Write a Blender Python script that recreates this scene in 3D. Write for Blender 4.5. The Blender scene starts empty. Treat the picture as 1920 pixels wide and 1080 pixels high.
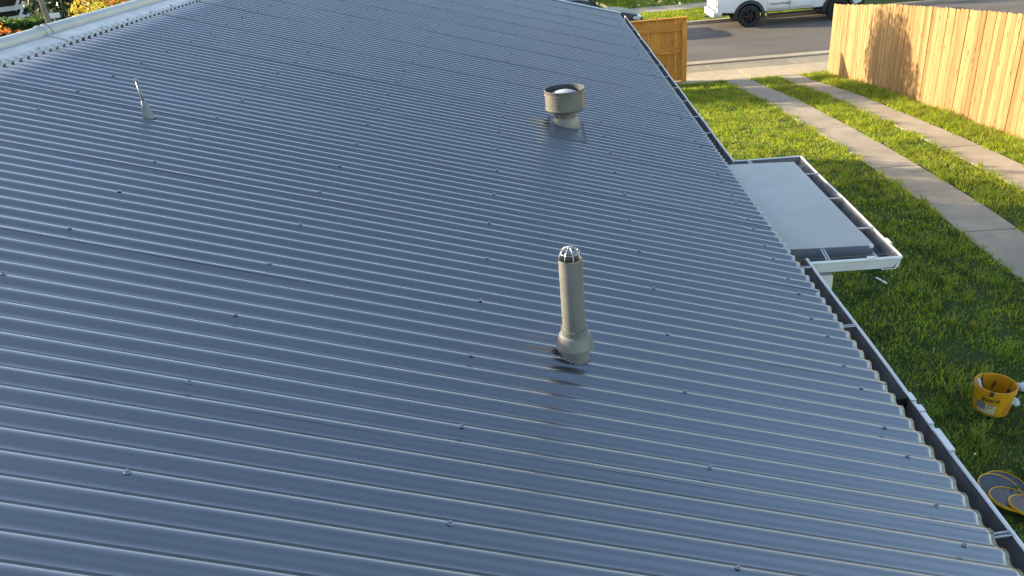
import bpy, bmesh, math, random
import numpy as np
from mathutils import Vector, Matrix, Quaternion

random.seed(7)
RNG = np.random.default_rng(11)
SC = bpy.context.scene
COL = SC.collection
R = math.radians
PI = math.pi

# ------------------------------------------------------------------ camera
CAMZ = 4.2
def camera():
    yaw, pitch, roll = R(-3.829), R(27.192), R(5.614)
    fwd0 = Vector((math.sin(yaw), math.cos(yaw), 0)); right0 = Vector((math.cos(yaw), -math.sin(yaw), 0))
    fwd = fwd0 * math.cos(pitch) + Vector((0, 0, -math.sin(pitch)))
    down = fwd.cross(right0)
    r = right0 * math.cos(roll) + down * math.sin(roll)
    d = -right0 * math.sin(roll) + down * math.cos(roll)
    m = Matrix((r, -d, -fwd)).transposed().to_4x4()
    m.translation = (0, 0, CAMZ)
    c = bpy.data.cameras.new('camera'); o = bpy.data.objects.new('camera', c); COL.objects.link(o)
    o.matrix_world = m
    c.sensor_width = 36; c.lens = 26.95; c.clip_start = 0.05; c.clip_end = 2000
    SC.camera = o
camera()

# ------------------------------------------------------------------ light
SUN_EL, SUN_AZ = 14.5, -70.0            # azimuth clockwise from +Y
def light():
    w = bpy.data.worlds.new('World'); SC.world = w; w.use_nodes = True
    nt = w.node_tree
    s = nt.nodes.new('ShaderNodeTexSky'); s.sky_type = 'NISHITA'; s.sun_disc = False
    s.sun_elevation = R(SUN_EL); s.sun_rotation = R(SUN_AZ % 360)
    s.air_density = 1.0; s.dust_density = 0.9; s.ozone_density = 0.6
    bg = nt.nodes['Background']; nt.links.new(s.outputs[0], bg.inputs[0]); bg.inputs[1].default_value = 0.15
    L = bpy.data.lights.new('sun', 'SUN'); L.energy = 4.9; L.angle = R(0.55); L.color = (1.0, 0.85, 0.60)
    o = bpy.data.objects.new('sun', L); COL.objects.link(o)
    e, a = R(SUN_EL), R(SUN_AZ)
    v = Vector((math.cos(e) * math.sin(a), math.cos(e) * math.cos(a), math.sin(e)))
    o.rotation_euler = v.to_track_quat('Z', 'Y').to_euler(); o.location = v * 60
    vs = SC.view_settings
    vs.view_transform = 'Standard'; vs.look = 'None'; vs.gamma = 1.0; vs.use_curve_mapping = False
    vs.exposure = 1.5
light()

# ------------------------------------------------------------------ helpers
W = {}                                   # world translation of unrotated parents
def wl(o): return W.get(o.name, Vector((0, 0, 0))) if o else Vector((0, 0, 0))
def tag(o, label=None, cat=None, group=None, kind=None):
    if label: o['label'] = label
    if cat: o['category'] = cat
    if group: o['group'] = group
    if kind: o['kind'] = kind
    return o
def thing(name, label, cat, loc=(0, 0, 0), rotz=0.0, group=None):
    o = bpy.data.objects.new(name, None); COL.objects.link(o)
    o.location = loc; o.rotation_euler = (0, 0, rotz); o.empty_display_size = 0.2
    W[o.name] = Vector(loc)
    return tag(o, label, cat, group)
def mk(name, verts, faces, mats, smooth=False, midx=None):
    me = bpy.data.meshes.new(name)
    me.from_pydata([tuple(v) for v in verts], [], [tuple(f) for f in faces])
    if not isinstance(mats, (list, tuple)): mats = [mats]
    for m in mats: me.materials.append(m)
    if midx is not None: me.polygons.foreach_set('material_index', np.asarray(midx, dtype=np.int32))
    if smooth: me.polygons.foreach_set('use_smooth', np.ones(len(me.polygons), dtype=bool))
    me.update()
    return me
def link(name, me, parent=None, loc=(0, 0, 0), rot=None, local=False):
    o = bpy.data.objects.new(name, me); COL.objects.link(o)
    if parent:
        o.parent = parent
    o.location = Vector(loc) if local else Vector(loc) - wl(parent)
    if rot is not None: o.rotation_euler = rot
    W[o.name] = Vector(loc) if not local else wl(parent) + Vector(loc)
    return o
def obj(name, verts, faces, mats, parent=None, loc=(0, 0, 0), rot=None, smooth=False, midx=None, local=False):
    return link(name, mk(name, verts, faces, mats, smooth, midx), parent, loc, rot, local)

class MB:
    """collects shapes into one mesh"""
    def __init__(s): s.v = []; s.f = []; s.m = []
    def add(s, verts, faces, m=0):
        b = len(s.v); s.v += [tuple(v) for v in verts]; s.f += [tuple(i + b for i in f) for f in faces]; s.m += [m] * len(faces)
        return s
    def box(s, x0, x1, y0, y1, z0, z1, bev=0.0, m=0, seg=1):
        bm = bmesh.new()
        vs = [bm.verts.new(p) for p in ((x0,y0,z0),(x1,y0,z0),(x1,y1,z0),(x0,y1,z0),(x0,y0,z1),(x1,y0,z1),(x1,y1,z1),(x0,y1,z1))]
        for f in ((3,2,1,0),(4,5,6,7),(0,1,5,4),(1,2,6,5),(2,3,7,6),(3,0,4,7)): bm.faces.new([vs[i] for i in f])
        if bev: bmesh.ops.bevel(bm, geom=bm.edges[:], offset=bev, segments=seg, affect='EDGES', profile=0.5)
        return s.bm(bm, m)
    def bm(s, bm, m=0):
        bm.verts.index_update()
        s.add([v.co.copy() for v in bm.verts], [[v.index for v in f.verts] for f in bm.faces], m); bm.free(); return s
    def lathe(s, prof, n=32, m=0, c=(0, 0, 0), close=False):
        vs = []; fs = []
        for r, z in prof:
            for k in range(n):
                a = 2 * PI * k / n; vs.append((c[0] + r * math.cos(a), c[1] + r * math.sin(a), c[2] + z))
        for i in range(len(prof) - 1):
            for k in range(n):
                k2 = (k + 1) % n; fs.append((i*n+k, i*n+k2, (i+1)*n+k2, (i+1)*n+k))
        if close:
            fs.append(tuple(range(n))[::-1]); fs.append(tuple((len(prof)-1)*n + k for k in range(n)))
        return s.add(vs, fs, m)
    def tube(s, pts, rad, n=8, m=0, cap=True):
        pts = [Vector(p) for p in pts]
        if not hasattr(rad, '__len__'): rad = [rad] * len(pts)
        vs = []; fs = []
        prev = None
        for i, p in enumerate(pts):
            t = (pts[min(i+1, len(pts)-1)] - pts[max(i-1, 0)]).normalized()
            a = prev - t * prev.dot(t) if prev is not None else t.orthogonal()
            if a.length < 1e-6: a = t.orthogonal()
            a.normalize(); b = t.cross(a); prev = a
            for k in range(n):
                th = 2 * PI * k / n; vs.append(p + (a * math.cos(th) + b * math.sin(th)) * rad[i])
        for i in range(len(pts) - 1):
            for k in range(n):
                k2 = (k + 1) % n; fs.append((i*n+k, i*n+k2, (i+1)*n+k2, (i+1)*n+k))
        if cap:
            fs.append(tuple(range(n))[::-1]); fs.append(tuple((len(pts)-1)*n + k for k in range(n)))
        return s.add(vs, fs, m)
    def prism(s, poly, axis, a, b, m=0, bev=0.0, seg=2):
        """poly of 2D points extruded along axis ('x': poly is y,z / 'y': poly is x,z / 'z': poly is x,y)"""
        def P(q, t): return {'x': (t, q[0], q[1]), 'y': (q[0], t, q[1]), 'z': (q[0], q[1], t)}[axis]
        bm = bmesh.new()
        A = [bm.verts.new(P(q, a)) for q in poly]; B = [bm.verts.new(P(q, b)) for q in poly]
        n = len(poly)
        bm.faces.new(A); bm.faces.new(B[::-1])
        for i in range(n): bm.faces.new((A[i], B[i], B[(i+1) % n], A[(i+1) % n]))
        bmesh.ops.recalc_face_normals(bm, faces=bm.faces[:])
        if bev:
            ed = [e for e in bm.edges if (e.verts[0] in A) == (e.verts[1] in A)]
            bmesh.ops.bevel(bm, geom=ed, offset=bev, segments=seg, affect='EDGES', profile=0.5)
        return s.bm(bm, m)
    def obj(s, name, mats, parent=None, loc=(0, 0, 0), rot=None, smooth=False, local=False):
        return obj(name, s.v, s.f, mats, parent, loc, rot, smooth, s.m, local)
    def mesh(s, name, mats, smooth=False): return mk(name, s.v, s.f, mats, smooth, s.m)

def autosmooth(o, ang=35):
    me = o.data
    me.polygons.foreach_set('use_smooth', np.ones(len(me.polygons), dtype=bool))
    bm = bmesh.new(); bm.from_mesh(me)
    for e in bm.edges:
        if len(e.link_faces) == 2 and e.calc_face_angle(0) > R(ang): e.smooth = False
    bm.to_mesh(me); bm.free(); return o

# ------------------------------------------------------------------ materials
def nodes(name):
    m = bpy.data.materials.new(name); m.use_nodes = True
    nt = m.node_tree; b = nt.nodes['Principled BSDF']
    return m, nt, b
def setp(b, **k):
    for n, v in k.items():
        n = {'base': 'Base Color', 'rough': 'Roughness', 'metal': 'Metallic', 'spec': 'Specular IOR Level', 'coat': 'Coat Weight', 'coatr': 'Coat Roughness',
             'trans': 'Transmission Weight', 'ior': 'IOR', 'emis': 'Emission Color', 'emis_s': 'Emission Strength', 'sheen': 'Sheen Weight'}[n]
        if isinstance(v, tuple): v = (*v, 1.0)
        b.inputs[n].default_value = v
def noise(nt, scale, detail=4, rough=0.55, vec=None, sx=None):
    n = nt.nodes.new('ShaderNodeTexNoise'); n.inputs['Scale'].default_value = scale
    n.inputs['Detail'].default_value = detail; n.inputs['Roughness'].default_value = rough
    tc = nt.nodes.new('ShaderNodeTexCoord'); src = tc.outputs['Object']
    if vec == 'world':
        g = nt.nodes.new('ShaderNodeNewGeometry'); src = g.outputs['Position']
    if sx:
        mp = nt.nodes.new('ShaderNodeMapping'); mp.inputs['Scale'].default_value = sx
        nt.links.new(src, mp.inputs['Vector']); src = mp.outputs['Vector']
    nt.links.new(src, n.inputs['Vector'])
    return n
def ramp(nt, fac, stops):
    r = nt.nodes.new('ShaderNodeValToRGB'); cr = r.color_ramp
    while len(cr.elements) < len(stops): cr.elements.new(0.5)
    for e, (p, c) in zip(cr.elements, stops):
        e.position = p; e.color = (*c, 1) if hasattr(c, '__len__') else (c, c, c, 1)
    nt.links.new(fac, r.inputs['Fac']); return r
def mixc(nt, fac, a, b, mode='MIX'):
    m = nt.nodes.new('ShaderNodeMix'); m.data_type = 'RGBA'; m.blend_type = mode
    if hasattr(fac, 'links'): nt.links.new(fac, m.inputs[0])
    else: m.inputs[0].default_value = fac
    for s, i in ((a, 6), (b, 7)):
        if hasattr(s, 'links'): nt.links.new(s, m.inputs[i])
        else: m.inputs[i].default_value = (*s, 1)
    return m.outputs[2]
def bump(nt, b, h, strength=0.2, dist=0.01):
    n = nt.nodes.new('ShaderNodeBump'); n.inputs['Strength'].default_value = strength; n.inputs['Distance'].default_value = dist
    nt.links.new(h, n.inputs['Height']); nt.links.new(n.outputs[0], b.inputs['Normal'])
def mat(name, base, rough=0.6, metal=0.0, var=0.12, vs=8.0, bs=0.0, bsc=60, bd=0.004, spec=0.5, rv=0.08, vec=None, **k):
    """painted / plain surface with a little uneven colour, gloss and relief"""
    m, nt, b = nodes(name); setp(b, base=base, rough=rough, metal=metal, spec=spec, **k)
    if var:
        n = noise(nt, vs, 5, vec=vec)
        lo = tuple(c * (1 - var) for c in base); hi = tuple(min(1, c * (1 + var)) for c in base)
        r = ramp(nt, n.outputs['Fac'], [(0.3, lo), (0.7, hi)]); nt.links.new(r.outputs[0], b.inputs['Base Color'])
    if rv:
        n2 = noise(nt, vs * 2.3, 4, vec=vec)
        r2 = ramp(nt, n2.outputs['Fac'], [(0.3, max(0, rough - rv)), (0.7, min(1, rough + rv))]); nt.links.new(r2.outputs[0], b.inputs['Roughness'])
    if bs:
        n3 = noise(nt, bsc, 4, vec=vec); bump(nt, b, n3.outputs['Fac'], bs, bd)
    return m

def roof_mat(name='painted_roof_steel', base=(0.135, 0.140, 0.158), rough=0.34, metal=0.95):
    m, nt, b = nodes(name); setp(b, base=base, rough=rough, spec=1.0, metal=metal)
    n = noise(nt, 1.3, 5, vec='world'); f = noise(nt, 30, 4, vec='world', sx=(0.3, 1, 1)); d = noise(nt, 260, 2, vec='world')
    c1 = ramp(nt, n.outputs['Fac'], [(0.3, tuple(c * 0.93 for c in base)), (0.7, tuple(c * 1.07 for c in base))]).outputs[0]
    oi = nt.nodes.new('ShaderNodeObjectInfo')
    c2 = mixc(nt, 0.10, c1, ramp(nt, oi.outputs['Random'], [(0, tuple(c * 0.6 for c in base)), (1, tuple(c * 1.5 for c in base))]).outputs[0])
    dust = ramp(nt, d.outputs['Fac'], [(0.72, 0.0), (0.80, 0.2)]).outputs[0]
    c3 = mixc(nt, dust, c2, (0.20, 0.21, 0.21))
    nt.links.new(c3, b.inputs['Base Color'])
    nt.links.new(ramp(nt, f.outputs['Fac'], [(0.3, rough - 0.02), (0.7, rough + 0.07)]).outputs[0], b.inputs['Roughness'])
    w = noise(nt, 9, 3, vec='world', sx=(0.25, 1, 1)); bump(nt, b, w.outputs['Fac'], 0.04, 0.01)
    b.inputs['Coat Weight'].default_value = 1.0; b.inputs['Coat IOR'].default_value = 2.2; b.inputs['Coat Roughness'].default_value = 0.23
    b.inputs['Anisotropic'].default_value = 0.9          # rolled paint film: sheen smears along the sheet
    t = nt.nodes.new('ShaderNodeCombineXYZ'); t.inputs[0].default_value = 0.962; t.inputs[2].default_value = -0.272
    nt.links.new(t.outputs[0], b.inputs['Tangent'])
    return m
def timber(name, base, dark, scale=(1.0, 1.0, 0.06), spread=0.35, knots=True):
    """grain runs along local Z; tone differs from board to board"""
    m, nt, b = nodes(name); setp(b, rough=0.72, spec=0.3)
    oi = nt.nodes.new('ShaderNodeObjectInfo')
    tc = nt.nodes.new('ShaderNodeTexCoord'); off = nt.nodes.new('ShaderNodeVectorMath'); off.operation = 'MULTIPLY_ADD'
    cmb = nt.nodes.new('ShaderNodeCombineXYZ')
    for i in range(3): nt.links.new(oi.outputs['Random'], cmb.inputs[i])
    nt.links.new(cmb.outputs[0], off.inputs[0]); off.inputs[1].default_value = (37, 53, 71); nt.links.new(tc.outputs['Object'], off.inputs[2])
    mp = nt.nodes.new('ShaderNodeMapping'); mp.inputs['Scale'].default_value = scale; nt.links.new(off.outputs[0], mp.inputs[0])
    n = nt.nodes.new('ShaderNodeTexNoise'); n.inputs['Scale'].default_value = 45; n.inputs['Detail'].default_value = 6; nt.links.new(mp.outputs[0], n.inputs['Vector'])
    n2 = nt.nodes.new('ShaderNodeTexNoise'); n2.inputs['Scale'].default_value = 6; n2.inputs['Detail'].default_value = 3; nt.links.new(mp.outputs[0], n2.inputs['Vector'])
    g = ramp(nt, n.outputs['Fac'], [(0.35, dark), (0.62, base)]).outputs[0]
    g = mixc(nt, ramp(nt, n2.outputs['Fac'], [(0.4, 0.0), (0.7, 0.6)]).outputs[0], g, tuple(c * 0.78 for c in base))
    lo = tuple(c * (1 - spread) for c in (0.9, 0.78, 0.7)); 
    t = ramp(nt, oi.outputs['Random'], [(0.0, (1 - spread, 1 - spread * 1.25, 1 - spread * 1.5)), (0.5, (0.95, 0.93, 0.9)), (1.0, (1.05, 1.08, 1.12))]).outputs[0]
    g = mixc(nt, 1.0, g, t, 'MULTIPLY')
    if knots:
        v = nt.nodes.new('ShaderNodeTexVoronoi'); v.inputs['Scale'].default_value = 7; v.inputs['Randomness'].default_value = 1.0
        mp2 = nt.nodes.new('ShaderNodeMapping'); mp2.inputs['Scale'].default_value = (1, 1, 0.42); nt.links.new(off.outputs[0], mp2.inputs[0]); nt.links.new(mp2.outputs[0], v.inputs['Vector'])
        k = ramp(nt, v.outputs['Distance'], [(0.10, 0.85), (0.20, 0.0)]).outputs[0]
        g = mixc(nt, k, g, tuple(c * 0.45 for c in dark))
    nt.links.new(g, b.inputs['Base Color']); bump(nt, b, n.outputs['Fac'], 0.25, 0.004)
    return m
def leafmat(name, trans=0.45, rough=0.55):
    m = bpy.data.materials.new(name); m.use_nodes = True; nt = m.node_tree
    for n in list(nt.nodes): nt.nodes.remove(n)
    out = nt.nodes.new('ShaderNodeOutputMaterial'); at = nt.nodes.new('ShaderNodeAttribute'); at.attribute_name = 'tint'
    p = nt.nodes.new('ShaderNodeBsdfPrincipled'); p.inputs['Roughness'].default_value = rough; p.inputs['Specular IOR Level'].default_value = 0.25
    t = nt.nodes.new('ShaderNodeBsdfTranslucent'); mx = nt.nodes.new('ShaderNodeMixShader'); mx.inputs[0].default_value = trans
    nt.links.new(at.outputs['Color'], p.inputs['Base Color'])
    hs = nt.nodes.new('ShaderNodeHueSaturation'); hs.inputs['Value'].default_value = 1.9; hs.inputs['Saturation'].default_value = 1.05
    nt.links.new(at.outputs['Color'], hs.inputs['Color']); nt.links.new(hs.outputs[0], t.inputs['Color'])
    nt.links.new(p.outputs[0], mx.inputs[1]); nt.links.new(t.outputs[0], mx.inputs[2]); nt.links.new(mx.outputs[0], out.inputs[0])
    return m
def glass_mat(name, base=(0.015, 0.018, 0.02), rough=0.05):
    m, nt, b = nodes(name); setp(b, base=base, rough=rough, spec=0.8, coat=0.5, coatr=0.03); return m

M = {}
M['roof'] = roof_mat()
M['cap'] = mat('painted_ridge_steel', (0.44, 0.42, 0.395), 0.33, 0.2, 0.09, 4, spec=0.9, vec='world')
M['canopy'] = mat('painted_canopy_steel', (0.34, 0.315, 0.285), 0.17, 0.30, 0.16, 1.6, spec=0.9, rv=0.07, vec='world')
M['edge'] = mat('folded_edge_paint', (0.17, 0.185, 0.215), 0.4, 0.1, 0.12, 6)
M['screw'] = mat('screw_paint', (0.26, 0.28, 0.32), 0.3, 0.6, 0.2, 40)
M['white'] = mat('white_gutter_paint', (0.74, 0.73, 0.71), 0.42, 0, 0.08, 6, 0.05, 40)
M['gut_in'] = mat('grey_gutter_inside', (0.16, 0.15, 0.15), 0.6, 0, 0.35, 9, 0.1, 60)
M['strap'] = mat('galvanised_strap', (0.42, 0.42, 0.42), 0.45, 0.6, 0.2, 30)
M['wall'] = mat('white_wall_paint', (0.66, 0.65, 0.62), 0.6, 0, 0.08, 3, 0.1, 40)
M['oldwood'] = mat('weathered_fascia_timber', (0.30, 0.28, 0.25), 0.85, 0, 0.4, 14, 0.3, 50)
M['pvc'] = mat('grey_beige_pvc', (0.155, 0.148, 0.125), 0.42, 0, 0.12, 10, 0.05, 120, spec=1.0)
M['ventm'] = mat('beige_vent_paint', (0.185, 0.165, 0.13), 0.40, 0.15, 0.15, 12, 0.04, 80, spec=0.9)
M['zinc'] = mat('dull_zinc', (0.20, 0.21, 0.22), 0.4, 0.5, 0.15, 40)
M['wire'] = mat('bright_wire', (0.45, 0.44, 0.41), 0.3, 0.8, 0.1, 50)
M['dark'] = mat('dark_void', (0.012, 0.012, 0.014), 0.8, 0, 0)
M['seal'] = mat('sealant_white', (0.66, 0.66, 0.64), 0.6, 0, 0.2, 90, 0.3, 150)
M['pine'] = timber('fresh_pine_palings', (0.385, 0.24, 0.103), (0.25, 0.14, 0.054), spread=0.30)
M['pine2'] = timber('honey_pine_rails', (0.86, 0.40, 0.075), (0.60, 0.24, 0.04), spread=0.2)
M['leaf'] = leafmat('leaf'); M['grass'] = leafmat('grass_blade', 0.5, 0.5); M['dleaf'] = leafmat('glossy_dark_leaf', 0.2, 0.4)
M['bark'] = mat('bark', (0.10, 0.08, 0.06), 0.9, 0, 0.4, 12, 0.6, 30, 0.02)
M['glass'] = glass_mat('tinted_glass')
M['rubber'] = mat('tyre_rubber', (0.018, 0.018, 0.019), 0.8, 0, 0.25, 20, 0.1, 60)
M['blackpl'] = mat('black_plastic', (0.016, 0.017, 0.018), 0.5, 0, 0.2, 10)

def concrete(name, base, stain, sc=3.0):
    m, nt, b = nodes(name); setp(b, rough=0.85, spec=0.3)
    n = noise(nt, sc, 7, 0.65, 'world'); n2 = noise(nt, 90, 3, 0.6, 'world'); n3 = noise(nt, 0.6, 3, 0.5, 'world')
    c = ramp(nt, n.outputs['Fac'], [(0.28, stain), (0.60, base)]).outputs[0]
    c = mixc(nt, ramp(nt, n3.outputs['Fac'], [(0.42, 0.0), (0.62, 0.6)]).outputs[0], c, tuple(q * 0.66 for q in base))
    c = mixc(nt, ramp(nt, n2.outputs['Fac'], [(0.35, 0.45), (0.55, 0.0)]).outputs[0], c, tuple(q * 0.55 for q in base))
    nt.links.new(c, b.inputs['Base Color']); bump(nt, b, n2.outputs['Fac'], 0.35, 0.006)
    return m
M['slab'] = concrete('drive_concrete', (0.45, 0.375, 0.28), (0.31, 0.26, 0.20))
M['path'] = concrete('footpath_concrete', (0.56, 0.44, 0.285), (0.42, 0.33, 0.22))
M['kerb'] = concrete('kerb_concrete', (0.52, 0.43, 0.31), (0.36, 0.30, 0.22))
M['kerbd'] = concrete('crossing_concrete', (0.36, 0.30, 0.205), (0.26, 0.22, 0.155))
def asphalt():
    m, nt, b = nodes('asphalt'); setp(b, rough=0.9, spec=0.25)
    n = noise(nt, 1.1, 6, 0.6, 'world', (0.25, 1, 1)); n2 = noise(nt, 70, 3, 0.7, 'world'); n3 = noise(nt, 4, 5, 0.7, 'world')
    c = ramp(nt, n.outputs['Fac'], [(0.3, (0.108, 0.090, 0.075)), (0.7, (0.17, 0.14, 0.115))]).outputs[0]
    c = mixc(nt, ramp(nt, n2.outputs['Fac'], [(0.45, 0.0), (0.75, 0.6)]).outputs[0], c, (0.21, 0.195, 0.18))
    c = mixc(nt, ramp(nt, n3.outputs['Fac'], [(0.58, 0.0), (0.72, 0.4)]).outputs[0], c, (0.21, 0.185, 0.16))
    nt.links.new(c, b.inputs['Base Color']); bump(nt, b, n2.outputs['Fac'], 0.5, 0.01)
    return m
M['asphalt'] = asphalt()
def soil():
    m, nt, b = nodes('turf_soil'); setp(b, rough=0.95, spec=0.1)
    n = noise(nt, 2.2, 6, 0.6, 'world'); n2 = noise(nt, 40, 4, 0.6, 'world'); n3 = noise(nt, 0.35, 3, 0.5, 'world')
    c = ramp(nt, n2.outputs['Fac'], [(0.3, (0.045, 0.060, 0.018)), (0.7, (0.095, 0.120, 0.032))]).outputs[0]
    c = mixc(nt, ramp(nt, n.outputs['Fac'], [(0.55, 0.0), (0.75, 0.6)]).outputs[0], c, (0.15, 0.115, 0.065))
    c = mixc(nt, ramp(nt, n3.outputs['Fac'], [(0.4, 0.0), (0.7, 0.5)]).outputs[0], c, (0.045, 0.085, 0.018))
    nt.links.new(c, b.inputs['Base Color']); bump(nt, b, n2.outputs['Fac'], 0.8, 0.03)
    return m
M['soil'] = soil()

# ------------------------------------------------------------------ ground
GY = [-400, 9.5, 11, 13, 15, 17.7, 20, 21.5, 23, 24.6, 32, 33.5, 36, 42, 60, 400]
GZ = [0.0, 0.0, -0.06, -0.17, -0.32, -0.53, -0.79, -0.94, -1.02, -1.08, -1.08, -0.96, -0.92, -0.85, -0.6, 0.0]
def gz(y): return float(np.interp(y, GY, GZ))
def gzv(y): return np.interp(y, GY, GZ)
# (the drive side falls to the street; the back of the section on the left is level)
def gzx(x, y):
    t = np.clip((-x - 4) / 6, 0, 1) * np.clip((44 - y) / 6, 0, 1)
    t = np.where(np.asarray(y) > 22, 0, t)
    return gzv(y) * (1 - t)
def ground():
    xs = sorted(set(list(np.linspace(-400, -30, 12)) + list(np.linspace(-30, 30, 61)) + list(np.linspace(30, 400, 12))))
    ys = sorted(set(list(np.linspace(-400, -10, 8)) + list(np.linspace(-10, 46, 113)) + list(np.linspace(46, 400, 12))))
    v = [(x, y, float(gzx(x, y)) - (0.02 if 24.5 < y < 32.2 else 0) + 0.012 * math.sin(3.1 * x + y) * math.sin(2.3 * y) * (1 if y < 21 and x < 4.6 else 0)) for y in ys for x in xs]
    n = len(xs); f = [(j*n+i, j*n+i+1, (j+1)*n+i+1, (j+1)*n+i) for j in range(len(ys)-1) for i in range(n-1)]
    tag(obj('ground', v, f, M['soil'], smooth=True), kind='structure')
ground()
def sheet(name, x0, x1, ys, dz, m, zf=gz, nx=2):
    v = []; f = []
    xs = np.linspace(x0, x1, nx)
    for y in ys:
        for x in xs: v.append((x, y, zf(y) + dz))
    for j in range(len(ys)-1):
        for i in range(nx-1): f.append((j*nx+i, j*nx+i+1, (j+1)*nx+i+1, (j+1)*nx+i))
    return tag(obj(name, v, f, m), kind='structure')
sheet('road', -300, 300, [24.8, 27, 30, 31.9], 0, M['asphalt'], lambda y: -1.05 + 0.03 * math.sin((y - 24.8) / 7.1 * PI))
def slabbox(name, x0, x1, y0, y1, th, m, parent, nudge=0.0, zf=gz, bev=0.008):
    b = MB(); ny = max(2, int((y1 - y0) / 0.6) + 1); v = []; f = []
    ys = np.linspace(y0, y1, ny)
    for y in ys:
        z = zf(y) + nudge
        v += [(x0, y, z - 0.08), (x0, y, z + th - bev), (x0 + bev, y, z + th), (x1 - bev, y, z + th), (x1, y, z + th - bev), (x1, y, z - 0.08)]
    for j in range(ny - 1):
        for i in range(5): f.append((j*6+i, j*6+i+1, (j+1)*6+i+1, (j+1)*6+i))
    f.append((0, 1, 2, 3, 4, 5)); f.append(tuple((ny-1)*6 + i for i in range(6))[::-1])
    return obj(name, v, f, m, parent)
# two concrete wheel strips, each poured in bays
for (xa, xb), lab in (((5.00, 5.68), 'near'), ((6.42, 7.02), 'far')):
    st = bpy.data.objects.new('drive_strip', None); COL.objects.link(st); st['kind'] = 'structure'; W[st.name] = Vector((0, 0, 0))
    y = 1.0 if lab == 'near' else 4.0
    while y < 21.6:
        L = min(random.uniform(2.4, 3.1), 21.62 - y)
        if L < 0.3: break
        slabbox('slab', xa + random.uniform(-.012, .012), xb + random.uniform(-.012, .012), y, y + L - 0.02, 0.016, M['slab'], st, random.uniform(-.004, .004))
        y += L
fp = bpy.data.objects.new('footpath', None); COL.objects.link(fp); fp['kind'] = 'structure'; W[fp.name] = Vector((0, 0, 0))
x = -12.0
while x < 26:
    L = random.uniform(2.6, 3.2); slabbox('slab', x, x + L - 0.012, 21.64, 23.25, 0.02, M['path'], fp, random.uniform(-.004, .004)); x += L
cr = bpy.data.objects.new('vehicle_crossing', None); COL.objects.link(cr); cr['kind'] = 'structure'; W[cr.name] = Vector((0, 0, 0))
for a in range(-2, 8): slabbox('slab', a * 2.5, a * 2.5 + 2.488, 23.26, 24.44, 0.012, M['kerbd'], cr, random.uniform(-.004, .004))
kb = bpy.data.objects.new('kerb', None); COL.objects.link(kb); kb['kind'] = 'structure'; W[kb.name] = Vector((0, 0, 0))
for a in range(-6, 16): slabbox('kerb_block', a * 2.4, a * 2.4 + 2.39, 24.45, 24.83, 0.035, M['kerb'], kb, 0.0, lambda y: -1.05)
kb2 = bpy.data.objects.new('far_kerb', None); COL.objects.link(kb2); kb2['kind'] = 'structure'; W[kb2.name] = Vector((0, 0, 0))
for a in range(-8, 18): slabbox('kerb_block', a * 2.4, a * 2.4 + 2.39, 31.86, 32.05, 0.11, M['kerb'], kb2, 0.0, lambda y: -1.05)
ffp = bpy.data.objects.new('far_footpath', None); COL.objects.link(ffp); ffp['kind'] = 'structure'; W[ffp.name] = Vector((0, 0, 0))
for a in range(-6, 12): slabbox('slab', a * 3.0, a * 3.0 + 2.985, 35.0, 36.5, 0.02, M['slab'], ffp)

# ------------------------------------------------------------------ foliage helpers
def tinted(name, verts, faces, tint, m, parent=None, loc=(0, 0, 0), smooth=False):
    me = bpy.data.meshes.new(name)
    nv = len(verts); nf = len(faces); k = faces.shape[1]
    me.vertices.add(nv); me.vertices.foreach_set('co', np.asarray(verts, dtype=np.float32).ravel())
    me.loops.add(nf * k); me.loops.foreach_set('vertex_index', faces.astype(np.int32).ravel())
    me.polygons.add(nf); me.polygons.foreach_set('loop_start', np.arange(nf, dtype=np.int32) * k)
    me.update(calc_edges=True)
    a = me.attributes.new('tint', 'FLOAT_COLOR', 'POINT')
    a.data.foreach_set('color', np.c_[tint, np.ones(nv)].astype(np.float32).ravel())
    me.materials.append(m)
    if smooth: me.polygons.foreach_set('use_smooth', np.ones(nf, dtype=bool))
    return link(name, me, parent, loc)
def leaves(pts, size, cols, rng, flat=0.3, aspect=0.55):
    """one folded leaf (two triangles) at each point; returns verts, faces, tint"""
    n = len(pts)
    d = rng.normal(size=(n, 3)); d[:, 2] *= flat + 0.5; d /= np.linalg.norm(d, axis=1)[:, None]
    u = np.cross(d, rng.normal(size=(n, 3))); u /= np.linalg.norm(u, axis=1)[:, None]
    w = np.cross(d, u)
    s = size * rng.uniform(0.6, 1.3, n)[:, None]
    v = np.stack([pts - d * s * 0.5, pts + u * s * aspect * 0.5 + w * s * .12, pts + d * s * 0.5, pts - u * s * aspect * 0.5 + w * s * .12], 1).reshape(-1, 3)
    b = np.arange(n)[:, None] * 4
    f = np.concatenate([b + np.array([[0, 1, 2]]), b + np.array([[0, 2, 3]])], 0)
    c = np.asarray(cols)[rng.integers(0, len(cols), n)] * rng.uniform(0.7, 1.3, (n, 1))
    return v, f, np.repeat(c, 4, 0)
def clump_points(rng, n, clumps, shell=0.75):
    """points in ellipsoid clumps [(centre, radii)]"""
    out = []; vol = np.array([r[0] * r[1] * r[2] for c, r in clumps]) ** 0.67; vol /= vol.sum()
    for (c, r), q in zip(clumps, vol):
        k = max(8, int(n * q)); d = rng.normal(size=(k, 3)); d /= np.linalg.norm(d, axis=1)[:, None]
        rad = rng.uniform(0, 1, k) ** (1 - shell * 0.8)
        out.append(np.array(c) + d * rad[:, None] * np.array(r))
    return np.concatenate(out)
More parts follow.
